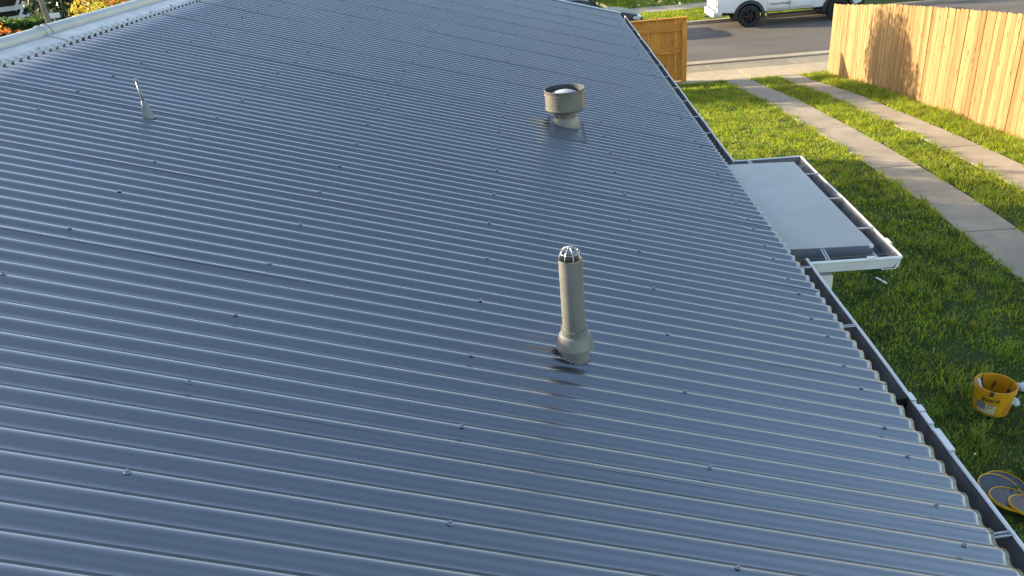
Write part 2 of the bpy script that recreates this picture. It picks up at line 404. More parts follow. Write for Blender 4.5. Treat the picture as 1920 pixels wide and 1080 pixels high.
def bush(name, label, cat, base, width, height, cols, n, size, nclump=14, seed=1, m='leaf', group=None, trunk=0.05, spread=None, low=0.25):
    rng = np.random.default_rng(seed)
    t = thing(name, label, cat, base, group=group)
    tb = MB()
    cl = []
    for i in range(nclump):
        a = rng.uniform(0, 2 * PI); rr = width / 2 * rng.uniform(0.0, 0.78) ** 0.8; hz = rng.uniform(low, 0.92)
        sh = 1 - 0.45 * max(0, hz - 0.5)
        c = np.array([math.cos(a) * rr * sh, math.sin(a) * rr * sh, height * hz])
        q = rng.uniform(0.14, 0.30); cl.append((c + np.array(base), (width * q, width * q, height * q * 0.6)))
        tb.tube([(0, 0, 0), (c[0] * .25, c[1] * .25, c[2] * .4), tuple(c)], [trunk, trunk * .6, trunk * .2], 6)
    tb.obj('trunk', M['bark'], t, base)
    p = clump_points(rng, n, cl)
    p = p[p[:, 2] > base[2] + 0.05]
    v, f, c = leaves(p, size, cols, rng)
    tinted('crown', v - np.array(base), f, c, M[m], t, base)
    return t

# ------------------------------------------------------------------ the house
PIT = 0.27511; CP, SP = math.cos(PIT), math.sin(PIT)
XR, ZR = -2.981, CAMZ - 0.5948           # crest line where the ridge cap's wing ends
UE = 4.368                               # slope length to the eave ends of the sheets
PITCH = 0.0762; Y0 = 1.5447; YEND = Y0 + 142.5 * PITCH; XRIDGE = -3.168
def rp(u, y, h=0.0): return (XR + u * CP + h * SP, y, ZR - u * SP + h * CP)
RC, DC = 0.02678, 0.0160                  # rolled from circular arcs
def corr(y):
    p = (np.asarray(y, dtype=float) - Y0) / PITCH; x = np.abs(p - np.round(p)) * PITCH
    top = -(RC - np.sqrt(RC * RC - np.minimum(x, PITCH / 4) ** 2)); bot = -DC + (RC - np.sqrt(RC * RC - np.minimum(PITCH / 2 - x, PITCH / 4) ** 2))
    return np.where(x < PITCH / 4, top, bot)
house = thing('house', 'low house with slate blue corrugated steel roof and white gutters, filling the picture', 'house', (-3.2, 5.5, 0))
screw_mb = MB().lathe([(0.0085, 0.0), (0.0088, 0.0016), (0.0065, 0.0028), (0.0050, 0.0032), (0.0047, 0.0072), (0.0028, 0.0084), (0.0, 0.0086)], 8)
SCREW = screw_mb.mesh('screw', M['screw'])
SROWS = [0.52, 1.267, 2.010, 2.789, 3.513]
rngd = np.random.default_rng(5)
dents = {}
for i in range(-37, 143):
    if i % 5 in (1, 3): dents[i] = rngd.uniform(0.0, 1.0) ** 2 * (1.6 if 14 < i < 48 else 0.6)
us = np.concatenate([np.linspace(-0.13, 3.95, 14), np.linspace(4.02, 4.368, 15)])
sheets = []
for k in range(18):
    i1 = 142.5 - 10 * k; i0 = i1 - 10 - 0.62
    ya, yb = Y0 + i0 * PITCH, Y0 + i1 * PITCH
    ny = 10 * 14 + 9
    ys = np.linspace(ya, yb, ny)
    U, Yg = np.meshgrid(us, ys, indexing='ij')
    h = corr(Yg)
    lap = np.clip((Y0 + (i0 + 1.1) * PITCH - Yg) / (PITCH * 0.6), 0, 1); h = h + lap * 0.0009 + 0.0006
    ph = rngd.uniform(0, 6, 4)
    h = h + 0.0007 * np.sin(U * 2.1 + ph[0]) * np.sin(Yg * 5 + ph[1]) + 0.0004 * np.sin(U * 6.3 + ph[2] + Yg * 9)
    idx = np.round((Yg - Y0) / PITCH)
    for i, a in dents.items():
        if i0 - 1 < i < i1 + 1:
            h -= 0.0042 * a * np.exp(-((U - 4.235) / 0.05) ** 2) * np.exp(-(((Yg - Y0) / PITCH - i) / 0.33) ** 2)
    X = XR + U * CP + h * SP; Z = ZR - U * SP + h * CP
    v = np.stack([X, Yg, Z], -1).reshape(-1, 3)
    nu = len(us); f = [(a*ny+b, (a+1)*ny+b, (a+1)*ny+b+1, a*ny+b+1) for a in range(nu-1) for b in range(ny-1)]
    cy = (ya + yb) / 2; org = np.array([XR, cy, ZR])
    s = obj('roofing_sheet', v - org, f, M['roof'], house, tuple(org), smooth=True)
    md = s.modifiers.new('thickness', 'SOLIDIFY'); md.thickness = 0.0006; md.offset = -1
    sheets.append((i0 + 0.62, i1, s))
def sheet_of(i):
    for a, b, s in sheets:
        if a <= i < b: return s
def screw(i, u, h=0.0):
    s = sheet_of(i)
    if s is None: return
    link('screw', SCREW, s, rp(u + random.uniform(-.012, .012), Y0 + i * PITCH + random.uniform(-.004, .004), h), (random.uniform(-.12, .12), PIT + random.uniform(-.12, .12), random.uniform(0, 1)))
for i in range(-37, 143):
    if i % 5 == 3 and i > -22:
        for u in SROWS:
            if u < 1 and i < 22: continue
            if i < -2: continue
            screw(i, u, 0.001)
    if i in dents and i >= -2: screw(i, 4.235, 0.001 - 0.0042 * dents[i])
# the slope on the other side of the ridge
back_mb = MB()
ysb = np.linspace(Y0 - 37.5 * PITCH, YEND, 180 * 6 + 1)
vb = []
for u in (-0.06, 4.368):
    for y in ysb:
        x, yy, z = rp(u, y, float(corr(y)) + 0.0006); vb.append((2 * XRIDGE - x, yy, z))
nb = len(ysb); back_mb.add(vb, [(b, b+1, nb+b+1, nb+b) for b in range(nb-1)])
back_mb.obj('rear_slope', M['roof'], house, (-3.2, 5.5, 0) if False else (0, 0, 0), smooth=True)

# ridge cap: two lengths, each with soft wings following the corrugations and a rolled top
def ridge_cap(ya, yb, lift):
    n = int((yb - ya) / PITCH * 10); ys = np.linspace(ya, yb, n + 1)
    prof = []                                                # (x, z, follows corrugation amount)
    zt = lambda x: ZR + (XR - x) * math.tan(PIT)
    prof += [(XR + 0.010, zt(XR + 0.010) + 0.0012, 0.97), (XR + 0.003, zt(XR + 0.003) + 0.0025, 0.62), (XR - 0.008, zt(XR - 0.008) + 0.0065, 0.12), (XR - 0.024, zt(XR - 0.024) + 0.009, 0.0), (XR - 0.05, zt(XR - 0.05) + 0.009, 0.0), (-3.085, zt(-3.085) + 0.010, 0), (-3.108, zt(-3.108) + 0.011, 0), (-3.120, zt(-3.120) + 0.003, 0), (-3.128, zt(-3.128) + 0.012, 0)]
    cx, cz, rr = -3.168, zt(-3.128) + 0.018, 0.040
    for a in np.linspace(-5, 185, 13): prof.append((cx + rr * math.cos(R(a)), cz + rr * math.sin(R(a)), 0))
    prof += [(2 * cx - x, z, w) for x, z, w in prof[:9][::-1]]
    v = []; m = len(prof)
    for y in ys:
        c = float(corr(y)); wob = 0.0022 * math.sin(y * 2.7) + 0.0012 * math.sin(y * 7.1 + 1)
        for x, z, w in prof: v.append((x, y, z + lift + c * w + wob * (1 - w) * (0.6 if z < cz - .02 else 0.2)))
    f = [(j*m+i, j*m+i+1, (j+1)*m+i+1, (j+1)*m+i) for j in range(n) for i in range(m-1)]
    o = obj('ridge_cap', v, f, M['cap'], house, smooth=True)
    o.modifiers.new('thickness', 'SOLIDIFY').thickness = 0.002
    for i in range(-8, 143):
        y = Y0 + i * PITCH
        if i % 5 == 1 and ya < y < yb and i > 20:
            link('screw', SCREW, o, (XR - 0.016, y, zt(XR - 0.016) + 0.009 + lift), (random.uniform(-.1, .1), PIT, random.random()))
    return o
ridge_cap(-1.28, 5.10, 0.0)
cap2 = ridge_cap(4.96, YEND + 0.03, 0.003)
# clip strap over the lap in the rolled top
sb = MB(); 
for yy in (5.005, 5.075):
    sb.tube([(-3.168 + 0.0445 * math.cos(R(a)), yy, ZR + (XR + 3.128) * math.tan(PIT) + 0.021 + 0.0445 * math.sin(R(a))) for a in np.linspace(-10, 190, 14)], 0.004, 6)
sb.obj('lap_strap', M['cap'], cap2, smooth=True)
# barge flashing along the far gable
bf = MB()
for u0, u1 in ((-0.05, 4.385),):
    A = [rp(u, y, h) for u in (u0, u1) for y, h in ((YEND - 0.07, 0.004), (YEND - 0.066, 0.012), (YEND + 0.030, 0.012), (YEND + 0.034, 0.006), (YEND + 0.034, -0.13))]
    bf.add(A, [(i, i + 1, i + 6, i + 5) for i in range(4)])
o = bf.obj('barge_flashing', mat('pale_barge_paint', (0.42, 0.45, 0.50), 0.35, 0, 0.08, 5), house); o.modifiers.new('t', 'SOLIDIFY').thickness = 0.002
# walls, gable, fascia and soffit
wm = MB(); wm.box(-7.0, 0.70, -2.0, 11.4, 0.0, 2.30)
wm.prism([(-7.0, 2.305), (0.70, 2.305), (XRIDGE, ZR - 0.06)], 'y', 11.28, 11.38)
wm.obj('wall', M['wall'], house)
fm = MB(); fm.box(1.165, 1.190, -1.25, YEND, 2.20, 2.385); fm.obj('fascia', M['oldwood'], house)
MB().box(0.702, 1.163, -1.25, YEND - 0.05, 2.215, 2.232).obj('soffit', M['wall'], house)
MB().box(2 * XRIDGE - 1.19, 2 * XRIDGE - 1.165, -1.25, YEND, 2.20, 2.385).obj('fascia', M['oldwood'], house)

# gutters: white outside, grey inside
def gutter_run(name, p0, p1, parent, out, width=0.115, depth=0.098, zl=2.35, back=0.012):
    """channel from p0 to p1 (xy); 'out' is the unit xy vector towards the front lip; p0/p1 lie on the lip line"""
    t = 0.0022
    inner = [(-width, back), (-width, -depth), (-0.022, -depth), (-0.004, -0.012), (-0.004, -0.001)]
    outer = [(0.010, 0.001), (0.012, -0.006), (0.006, -0.013), (0.001, -0.014), (-0.017, -depth - t * 2), (-width - t, -depth - t * 2), (-width - t, back)]
    prof = inner + [(0.0, 0.0035), (0.006, 0.004)] + outer
    n = len(prof); v = []; f = []; mi = []
    d = Vector(p1) - Vector(p0); L = d.length; segs = max(1, int(L / 0.25))
    for j in range(segs + 1):
        q = Vector(p0) + d * (j / segs); wob = 0.0015 * math.sin(q[0] * 9 + q[1] * 5.3)
        for a, z in prof: v.append((q[0] + out[0] * (a + wob), q[1] + out[1] * (a + wob), zl + z + wob))
    for j in range(segs):
        for i in range(n):
            i2 = (i + 1) % n; f.append((j*n+i, j*n+i2, (j+1)*n+i2, (j+1)*n+i)); mi.append(1 if i < 4 else 0)
    f += [tuple(range(n)), tuple(segs*n + i for i in range(n))[::-1]]; mi += [0, 0]
    o = obj(name, v, f, [M['white'], M['gut_in']], parent, midx=mi)
    return o
def strap(parent, x0, x1, y0, y1, z=2.352, w=0.011):
    b = MB(); d = Vector((x1 - x0, y1 - y0, 0)); p = Vector((-d.y, d.x, 0)).normalized() * w
    A = Vector((x0, y0, z + 0.006)); B = Vector((x1, y1, z)); t = Vector((0, 0, 0.002))
    for s in (-1, 1):
        o = p * 0.62 * s; q = p * 0.36
        b.add([A+o-q, A+o+q, B+o+q, B+o-q, A+o-q+t, A+o+q+t, B+o+q+t, B+o-q+t], [(3,2,1,0),(4,5,6,7),(0,1,5,4),(1,2,6,5),(2,3,7,6),(3,0,4,7)])
    b.obj('gutter_bracket', M['strap'], parent)
LX = 1.318
g1 = gutter_run('gutter', (LX, -1.2), (LX, 3.70), house, (1, 0))
g2 = gutter_run('gutter', (LX, 5.345), (LX, YEND + 0.12), house, (1, 0))
for y in (0.7, 1.73, 2.98, 3.58): strap(g1, 1.20, LX, y, y + 0.02)
for y in (6.05, 6.55, 7.10, 7.63, 8.14, 8.74, 9.5, 10.38, 11.2): strap(g2, 1.20, LX, y, y + 0.02)
def lip_clip(parent, ya, yb, x=LX, wd=0.016, z=2.352):
    b = MB(); b.box(x - 0.009, x + wd, ya, yb, z + 0.002, z + 0.008, 0.0015); b.box(x + wd - 0.003, x + wd, ya, yb, z - 0.022, z + 0.005, 0.001)
    b.obj('gutter_clip', M['white'], parent)
lip_clip(g1, 2.355, 2.395); lip_clip(g1, 2.28, 2.345, wd=0.012); lip_clip(g1, 2.13, 2.25); lip_clip(g1, 2.425, 2.475, wd=0.013)
MB().box(LX - 0.112, LX - 0.009, 2.445, 2.449, 2.262, 2.352).obj('gutter_joint', M['dark'], g1)
gb = gutter_run('gutter', (2 * XRIDGE - LX, YEND), (2 * XRIDGE - LX, -1.2), house, (-1, 0))

# ------------------------------------------------------------------ porch canopy
po = thing('porch_canopy', 'small flat grey steel porch roof with white gutter round it, jutting out from the eave', 'canopy', (1.45, 4.5, 0))
PX0, PX1, PY0, PY1 = 1.10, 1.705, 3.797, 5.215
def canopy_sheet():
    xs = np.linspace(PX0, PX1, 15); ys = np.linspace(PY0, PY1, 29)
    v = []; f = []
    zf = lambda x, y: 2.372 - 0.030 * (x - PX0) + 0.0030 * math.sin(4 * x + 1.6 * y) + 0.0018 * math.sin(3.7 * y + 1)
    for y in ys:
        for x in xs: v.append((x, y, zf(x, y)))
    n = len(xs); f = [(j*n+i, j*n+i+1, (j+1)*n+i+1, (j+1)*n+i) for j in range(len(ys)-1) for i in range(n-1)]
    obj('canopy_sheet', v, f, M['canopy'], po, smooth=True)
    for nm, pts in (('edge_flashing', [(x, PY0 - 0.001) for x in xs]), ('edge_flashing', [(PX1 + 0.001, y) for y in ys]), ('edge_flashing', [(x, PY1 + 0.001) for x in xs])):
        e = MB(); vv = []
        for x, y in pts: vv += [(x, y, zf(x, y)), (x, y, zf(x, y) - 0.052)]
        e.add(vv, [(2*i, 2*i+2, 2*i+3, 2*i+1) for i in range(len(pts)-1)])
        o = e.obj(nm, M['edge'], po); o.modifiers.new('t', 'SOLIDIFY').thickness = 0.0015
canopy_sheet()
MB().box(1.20, 1.665, 3.835, 3.860, 2.235, 2.325, 0.003).obj('fascia', M['oldwood'], po)
MB().box(1.642, 1.664, 3.862, 5.16, 2.235, 2.325, 0.003).obj('fascia', M['oldwood'], po)
MB().box(1.20, 1.665, 5.162, 5.185, 2.235, 2.325, 0.003).obj('fascia', M['oldwood'], po)
MB().box(1.20, 1.64, 3.862, 5.16, 2.240, 2.252).obj('soffit', M['wall'], po)
gp1 = gutter_run('gutter', (1.318, 3.655), (1.792, 3.655), po, (0, -1), 0.125, 0.068, back=-0.045)
gp2 = gutter_run('gutter', (1.790, 3.660), (1.790, 5.335), po, (1, 0), 0.085, 0.068, back=-0.03)
gp3 = gutter_run('gutter', (1.790, 5.338), (1.318, 5.338), po, (0, 1), 0.110, 0.068, back=-0.03)
for y in (4.02, 4.49, 4.95): strap(gp2, 1.702, 1.79, y, y + 0.01)
strap(gp1, 1.43, 1.42, 3.80, 3.66); strap(gp3, 1.42, 1.42, 5.21, 5.335)
lip_clip(gp2, 3.80, 3.87, 1.790, 0.013)
MB().box(1.615, 1.655, 3.640, 3.664, 2.353, 2.3585, 0.001).obj('gutter_joiner', M['white'], gp1)

MB().lathe([(0.0, 0.012), (0.014, 0.008), (0.018, 0.0), (0.010, -0.01)], 9).obj('sealant_dab', M['seal'], po, (1.69, 3.805, 2.347))
MB().box(1.360, 1.478, 3.72, 3.81, 0.0, 2.232, 0.004).obj('post', M['white'], po)
MB().box(1.360, 1.478, 5.12, 5.21, 0.0, 2.232, 0.004).obj('post', M['white'], po)

# ------------------------------------------------------------------ roof vents
def vent_pipe():
    bx, by, _ = rp((0.047 - XR) / CP, 2.265); bz = CAMZ - 1.453
    t = thing('vent_pipe', 'grey beige plastic vent pipe with domed wire cage, standing nearest on the corrugated roof', 'vent pipe', (bx, by, bz))
    r = 0.0395
    MB().lathe([(r, 0.02), (r, 0.375), (r - 0.001, 0.380), (r - 0.004, 0.380), (r - 0.004, 0.30)], 40).obj('pipe', M['pvc'], t, (bx, by, bz), smooth=False)
    autosmooth(t.children[-1])
    MB().lathe([(0.0, 0.31), (r - 0.004, 0.31)], 24).obj('pipe_mouth', M['dark'], t, (bx, by, bz))
    o = MB().lathe([(0.0405, 0.121), (0.0455, 0.120), (0.0465, 0.101), (0.0490, 0.099), (0.0530, 0.096), (0.0660, 0.056), (0.0665, 0.047), (0.0640, 0.045), (0.046, 0.044)], 40).obj('collar', M['pvc'], t, (bx, by, bz)); autosmooth(o, 14)
    o = MB().lathe([(0.047, 0.045), (0.0465, 0.0), (0.045, -0.035)], 36).obj('base_sleeve', M['pvc'], t, (bx, by, bz)); autosmooth(o)
    sl = MB()
    for k in range(26):
        a = 2 * PI * k / 26; x = bx + 0.049 * math.cos(a); y = by + 0.049 * math.sin(a)
        u = (x - XR) / CP; h = float(corr(y)); z = rp(u, y, h)[2]
        sl.add(*ico(x, y, z + 0.002, random.uniform(0.002, 0.0042)))
    sl.obj('sealant_bead', mat('grey_sealant', (0.26, 0.27, 0.29), 0.5, 0, 0.4, 60), t)
    c = MB(); rr = r - 0.001
    for k in range(4):
        a = PI * k / 4 + 0.25
        c.tube([(rr * math.cos(q) * math.cos(a), rr * math.cos(q) * math.sin(a), 0.376 + 0.046 * math.sin(q)) for q in np.linspace(0, PI, 13)], 0.0018, 6)
    for q in (0.6,):
        c.tube([(rr * math.cos(q) * math.cos(a), rr * math.cos(q) * math.sin(a), 0.376 + 0.046 * math.sin(q)) for a in np.linspace(0, 2 * PI, 25)], 0.0016, 5, cap=False)
    c.lathe([(0.0, 0.424), (0.008, 0.423), (0.009, 0.419)], 12)
    c.obj('cage', M['wire'], t, (bx, by, bz), smooth=True)
def ico(x, y, z, r):
    bm = bmesh.new(); bmesh.ops.create_icosphere(bm, subdivisions=1, radius=r)
    bm.verts.index_update()
    v = [(p.co.x + x, p.co.y + y, p.co.z * 0.7 + z) for p in bm.verts]; f = [[q.index for q in g.verts] for g in bm.faces]; bm.free(); return v, f
vent_pipe()
def cowl_vent():
    bx, by = 0.135, 5.30; bz = rp((bx - XR) / CP, by)[2]
    t = thing('cowl_vent', 'beige metal cowl vent with wide open ring on a short neck, far along the roof', 'roof vent', (bx, by, bz))
    o = MB().lathe([(0.078, -0.06), (0.078, 0.118), (0.0785, 0.12)], 40).obj('neck', M['ventm'], t, (bx, by, bz)); autosmooth(o)
    o = MB().lathe([(0.079, 0.068), (0.0815, 0.066), (0.0815, 0.060), (0.083, 0.057), (0.098, 0.020), (0.101, -0.04)], 40).obj('neck_band', M['ventm'], t, (bx, by, bz)); autosmooth(o, 20)
    o = MB().lathe([(0.100, 0.098), (0.122, 0.104), (0.131, 0.112), (0.134, 0.120), (0.137, 0.122), (0.137, 0.127), (0.134, 0.129), (0.135, 0.215), (0.139, 0.217), (0.139, 0.223), (0.135, 0.225), (0.1365, 0.248), (0.139, 0.252), (0.1365, 0.254), (0.1335, 0.252)], 56).obj('cowl_ring', M['ventm'], t, (bx, by, bz)); autosmooth(o, 40)
    o = MB().lathe([(0.0, 0.242), (0.05, 0.238), (0.085, 0.226), (0.104, 0.208), (0.100, 0.205), (0.0, 0.205)], 40).obj('inner_cap', mat('pale_vent_cap', (0.42, 0.43, 0.43), 0.4, 0, 0.08, 20), t, (bx, by, bz)); autosmooth(o, 40)
    o = MB().lathe([(0.1335, 0.252), (0.133, 0.246), (0.132, 0.13), (0.121, 0.108), (0.100, 0.100)], 56).obj('cowl_inner_face', mat('painted_inner_shade', (0.05, 0.052, 0.055), 0.55, 0.2, 0.2, 12), t, (bx, by, bz)); autosmooth(o, 40)  # inner face of the ring, its shade put in as a dark colour
    bl = MB()
    for k in range(3):
        a = 2 * PI * k / 3 + 0.4; d = Vector((math.cos(a), math.sin(a), 0)); p = Vector((-d.y, d.x, 0)) * 0.008
        A, B = d * 0.076, d * 0.133
        bl.add([A - p + Vector((0, 0, .11)), A + p + Vector((0, 0, .11)), B + p + Vector((0, 0, .15)), B - p + Vector((0, 0, .15))], [(0, 1, 2, 3)])
    o = bl.obj('stay', M['ventm'], t, (bx, by, bz)); o.modifiers.new('t', 'SOLIDIFY').thickness = 0.002
    MB().box(-0.0025, 0.0025, -0.083, -0.079, 0.0, 0.115).obj('neck_seam', M['ventm'], t, (bx, by, bz), (0, 0, R(-55)))
    # dressed flashing apron: smooths the corrugations out below the vent
    v = []; f = []; nu, ny = 22, 36
    for i in range(nu):
        for j in range(ny):
            u = (bx - XR) / CP + (-0.13 + 0.26 * i / (nu - 1)); y = by - 0.38 + 0.52 * j / (ny - 1)
            e = min(i, nu-1-i) / 3; e2 = min(j / 8, (ny-1-j) / 3); w = max(0, min(1, e, e2)); w = w * w * (3 - 2 * w)
            h = float(corr(y)) * (1 - w) + w * (-0.002) + 0.0022
            rr_ = math.hypot((u - (bx - XR) / CP), y - by)
            h += 0.018 * max(0, 1 - max(0, rr_ - 0.078) / 0.055) ** 2
            v.append(rp(u, y, h))
    f = [(a*ny+b, (a+1)*ny+b, (a+1)*ny+b+1, a*ny+b+1) for a in range(nu-1) for b in range(ny-1)]
    obj('base_flashing', v, f, mat('rubber_flashing', (0.085, 0.095, 0.115), 0.55, 0, 0.1, 10), t, smooth=True)
cowl_vent()
def mast():
    bx, by = -2.044, 3.876; bz = rp((bx - XR) / CP, by)[2]
    t = thing('thin_vent_stack', 'thin grey pipe rising from a rubber cone near the ridge, left on the roof', 'pipe stub', (bx, by, bz))
    o = MB().lathe([(0.030, -0.012), (0.0285, 0.004), (0.024, 0.016), (0.0125, 0.080), (0.0105, 0.082)], 20).obj('boot', mat('grey_rubber_boot', (0.20, 0.21, 0.21), 0.6, 0, 0.15, 40), t, (bx, by, bz)); autosmooth(o)
    MB().tube([(0, 0, 0.02), (-0.004, -0.001, 0.188)], 0.0072, 12).obj('pipe', M['zinc'], t, (bx, by, bz), smooth=True)
    MB().lathe([(0.0072, 0.180), (0.0098, 0.182), (0.0098, 0.192), (0.006, 0.194), (0.006, 0.186)], 12).obj('pipe_cap', M['wire'], t, (bx - 0.004, by - 0.001, bz))
mast()

# ------------------------------------------------------------------ timber fences
def paling_mesh(w, h, th, seed):
    rng = random.Random(seed); c = 0.022
    pts = [(-w/2, 0), (w/2, 0), (w/2, h - c), (w/2 - c * 0.35, h - c * 0.35), (w/2 - c * 1.1, h + rng.uniform(-.002, .002)), (-w/2 + c * 1.1, h + rng.uniform(-.002, .002)), (-w/2 + c * 0.35, h - c * 0.35), (-w/2, h - c)]
    n = len(pts); b = rng.uniform(-.003, .003)
    v = [(-th/2, y, z) for y, z in pts] + [(th/2, y, z) for y, z in pts]
    f = [tuple(range(n))[::-1], tuple(range(n, 2*n))] + [(i, (i+1) % n, n + (i+1) % n, n + i) for i in range(n)]
    return mk('paling', v, f, M['pine'])
def drive_fence():
    t = thing('paling_fence', 'tall fresh pine paling fence in full sun along the far side of the drive', 'fence', (7.76, 16, 0))
    meshes = {}
    y = 21.46; k = 0
    while y > 9.0:
        hh = 1.82 + (21.5 - y) * 0.0165
        key = (round(hh, 2), k % 3)
        if key not in meshes: meshes[key] = paling_mesh(0.1405 + 0.001 * (k % 3), hh, 0.018, k)
        link('paling', meshes[key], t, (7.755 + random.uniform(-.004, .004), y, gz(y) - 0.02 + random.uniform(-.006, .006)), (random.uniform(-.006, .006), random.uniform(-.004, .004), random.uniform(-.02, .02) + (PI if k % 2 else 0)))
        y -= 0.150; k += 1
    for frac in (0.12, 0.5, 0.88):
        ys = np.linspace(9.0, 21.5, 9)
        for a, b in zip(ys[:-1], ys[1:]):
            za = gz(a) + (1.82 + (21.5 - a) * 0.0165) * frac; zb = gz(b) + (1.82 + (21.5 - b) * 0.0165) * frac
            m = MB(); m.add([(7.768, a, za-.045), (7.812, a, za-.045), (7.812, a, za+.045), (7.768, a, za+.045), (7.768, b-.004, zb-.045), (7.812, b-.004, zb-.045), (7.812, b-.004, zb+.045), (7.768, b-.004, zb+.045)],
                            [(0,1,2,3),(7,6,5,4),(0,4,5,1),(1,5,6,2),(2,6,7,3),(3,7,4,0)])
            m.obj('rail', M['pine2'], t)
    for yy in np.linspace(9.2, 21.4, 6):
        MB().box(7.814, 7.914, yy - .05, yy + .05, gz(yy) - .2, gz(yy) + 1.75, 0.004).obj('post', M['pine2'], t)
drive_fence()
def front_fence():
    YF = 22.0; zb = gz(YF) + 0.02; X1 = 4.00
    t = thing('front_fence', 'short honey brown timber fence with rails and end post beyond the house corner', 'fence', (3.0, YF, zb))
    H = 1.71
    k = 0; x = X1 - 0.075
    pm = [paling_mesh(0.145, H - 0.02, 0.018, 90 + q) for q in range(3)]
    for q in pm: q.materials.clear(); q.materials.append(M['pine2'])
    while x > 0.4:
        link('paling', pm[k % 3], t, (x, YF + 0.055 + random.uniform(-.002, .002), zb + 0.02), (0, 0, PI / 2 + random.uniform(-.02, .02)))
        x -= 0.149; k += 1
    bx = lambda n, *a: MB().box(*a, 0.003).obj(n, M['pine2'], t)
    def rail(z0, z1, xa, xb):                        # grain runs along local Z: build upright and lay it down
        L = xb - xa; m = MB().box(-(z1 - z0) / 2, (z1 - z0) / 2, -0.0225, 0.0225, -L / 2, L / 2, 0.003)
        m.obj('rail', M['pine2'], t, ((xa + xb) / 2, YF + 0.02, (z0 + z1) / 2), (0, PI / 2, 0))
    rail(zb + H - 0.335, zb + H - 0.175, 0.4, X1 - 0.142); rail(zb + 0.78, zb + 0.92, 0.4, X1 - 0.142); rail(zb + 0.10, zb + 0.22, 0.4, X1 - 0.142)
    m = MB().box(-0.016, 0.016, -0.058, 0.058, -1.8, 1.8, 0.003); m.obj('cap_board', M['pine2'], t, (X1 - 1.8, YF + 0.02, zb + H + 0.010), (0, PI / 2, 0))
    MB().box(-0.068, 0.068, -0.05, 0.05, -0.3, H - 0.115, 0.004).obj('post', M['pine2'], t, (X1 - 0.07, YF - 0.012, zb))
    MB().box(-0.068, 0.068, -0.05, 0.05, -0.3, H - 0.115, 0.004).obj('post', M['pine2'], t, (1.6, YF - 0.012, zb))
front_fence()

# ------------------------------------------------------------------ lawn
def in_strip(x, y, pad=0.0):
    e = 0.035 * np.sin(y * 5.3 + 1) + 0.03 * np.sin(y * 13.1 + x) + 0.025 * np.sin(y * 31) + 0.01 + pad
    return ((x > 5.0 + e) & (x < 5.68 - e)) | ((x > 6.42 + e) & (x < 7.02 - e))
def blades(n, x0, x1, y0, y1, rng, hmin, hmax, wid, keep=None, colf=None, long_edges=True):
    x = rng.uniform(x0, x1, n); y = rng.uniform(y0, y1, n)
    if keep is not None:
        k = keep(x, y); x, y = x[k], y[k]
    n = len(x)
    cl = 0.5 + 0.5 * np.sin(x * 4.3 + 1.7 * np.sin(y * 3.2)) * np.sin(y * 3.7 + 1.6 * np.sin(x * 2.9)) * np.sin(x * 1.3 - y * 0.9 + 2)
    fine = 0.5 + 0.5 * np.sin(x * 17 + 3 * np.sin(y * 11)) * np.sin(y * 19 + 2 * np.sin(x * 13))
    h = rng.uniform(hmin, hmax, n) * (0.35 + 0.9 * cl) * (0.5 + 0.9 * fine)
    if long_edges:
        edge = np.minimum.reduce([np.abs(x - 5.0), np.abs(x - 5.68), np.abs(x - 6.42), np.abs(x - 7.02)])
        h *= 1 + 0.45 * np.exp(-(edge / 0.10) ** 2) + 1.3 * np.exp(-((x - 7.42) / 0.28) ** 2) + 0.5 * np.exp(-((x - 6.05) / 0.25) ** 2)
    a = rng.uniform(0, 2 * PI, n); lean = rng.uniform(0.2, 1.1, n) * h
    dx, dy = np.cos(a), np.sin(a); z = gzv(y) + 0.004
    w = wid * rng.uniform(0.6, 1.4, n) * 0.5
    px, py = -dy * w, dx * w
    b0 = np.stack([x - px, y - py, z], 1); b1 = np.stack([x + px, y + py, z], 1)
    mx, my = x + dx * lean * 0.35, y + dy * lean * 0.35
    m0 = np.stack([mx - px * .8, my - py * .8, z + h * 0.62], 1); m1 = np.stack([mx + px * .8, my + py * .8, z + h * 0.62], 1)
    tp = np.stack([x + dx * lean, y + dy * lean, z + h], 1)
    v = np.stack([b0, b1, m1, m0, tp], 1).reshape(-1, 3)
    b = np.arange(n)[:, None] * 5
    f = np.concatenate([b + np.array([[0, 1, 2]]), b + np.array([[0, 2, 3]]), b + np.array([[3, 2, 4]])], 0)
    g = np.array([[0.112, 0.148, 0.018], [0.150, 0.186, 0.020], [0.190, 0.212, 0.026], [0.062, 0.092, 0.016], [0.220, 0.195, 0.045]])
    pr = rng.choice(5, n, p=[.30, .30, .18, .16, .06]); c = g[pr] * rng.uniform(1.5, 2.6, (n, 1))
    dk = (cl < 0.35)[:, None]; c = np.where(dk, c * np.array([0.72, 0.85, 0.95]), c)
    straw = rng.uniform(0, 1, n) < 0.05 + 0.12 * (np.sin(x * 2.1 + 1) * np.sin(y * 1.7 + x) > 0.5); c[straw] = np.array([0.28, 0.23, 0.11]) * rng.uniform(0.7, 1.2, (straw.sum(), 1))
    c = c * np.array([1.06, 1.03, 0.8])
    if colf is not None: c = colf(x, y, c)
    return v, f, np.repeat(c, 5, 0)
rg = np.random.default_rng(21)
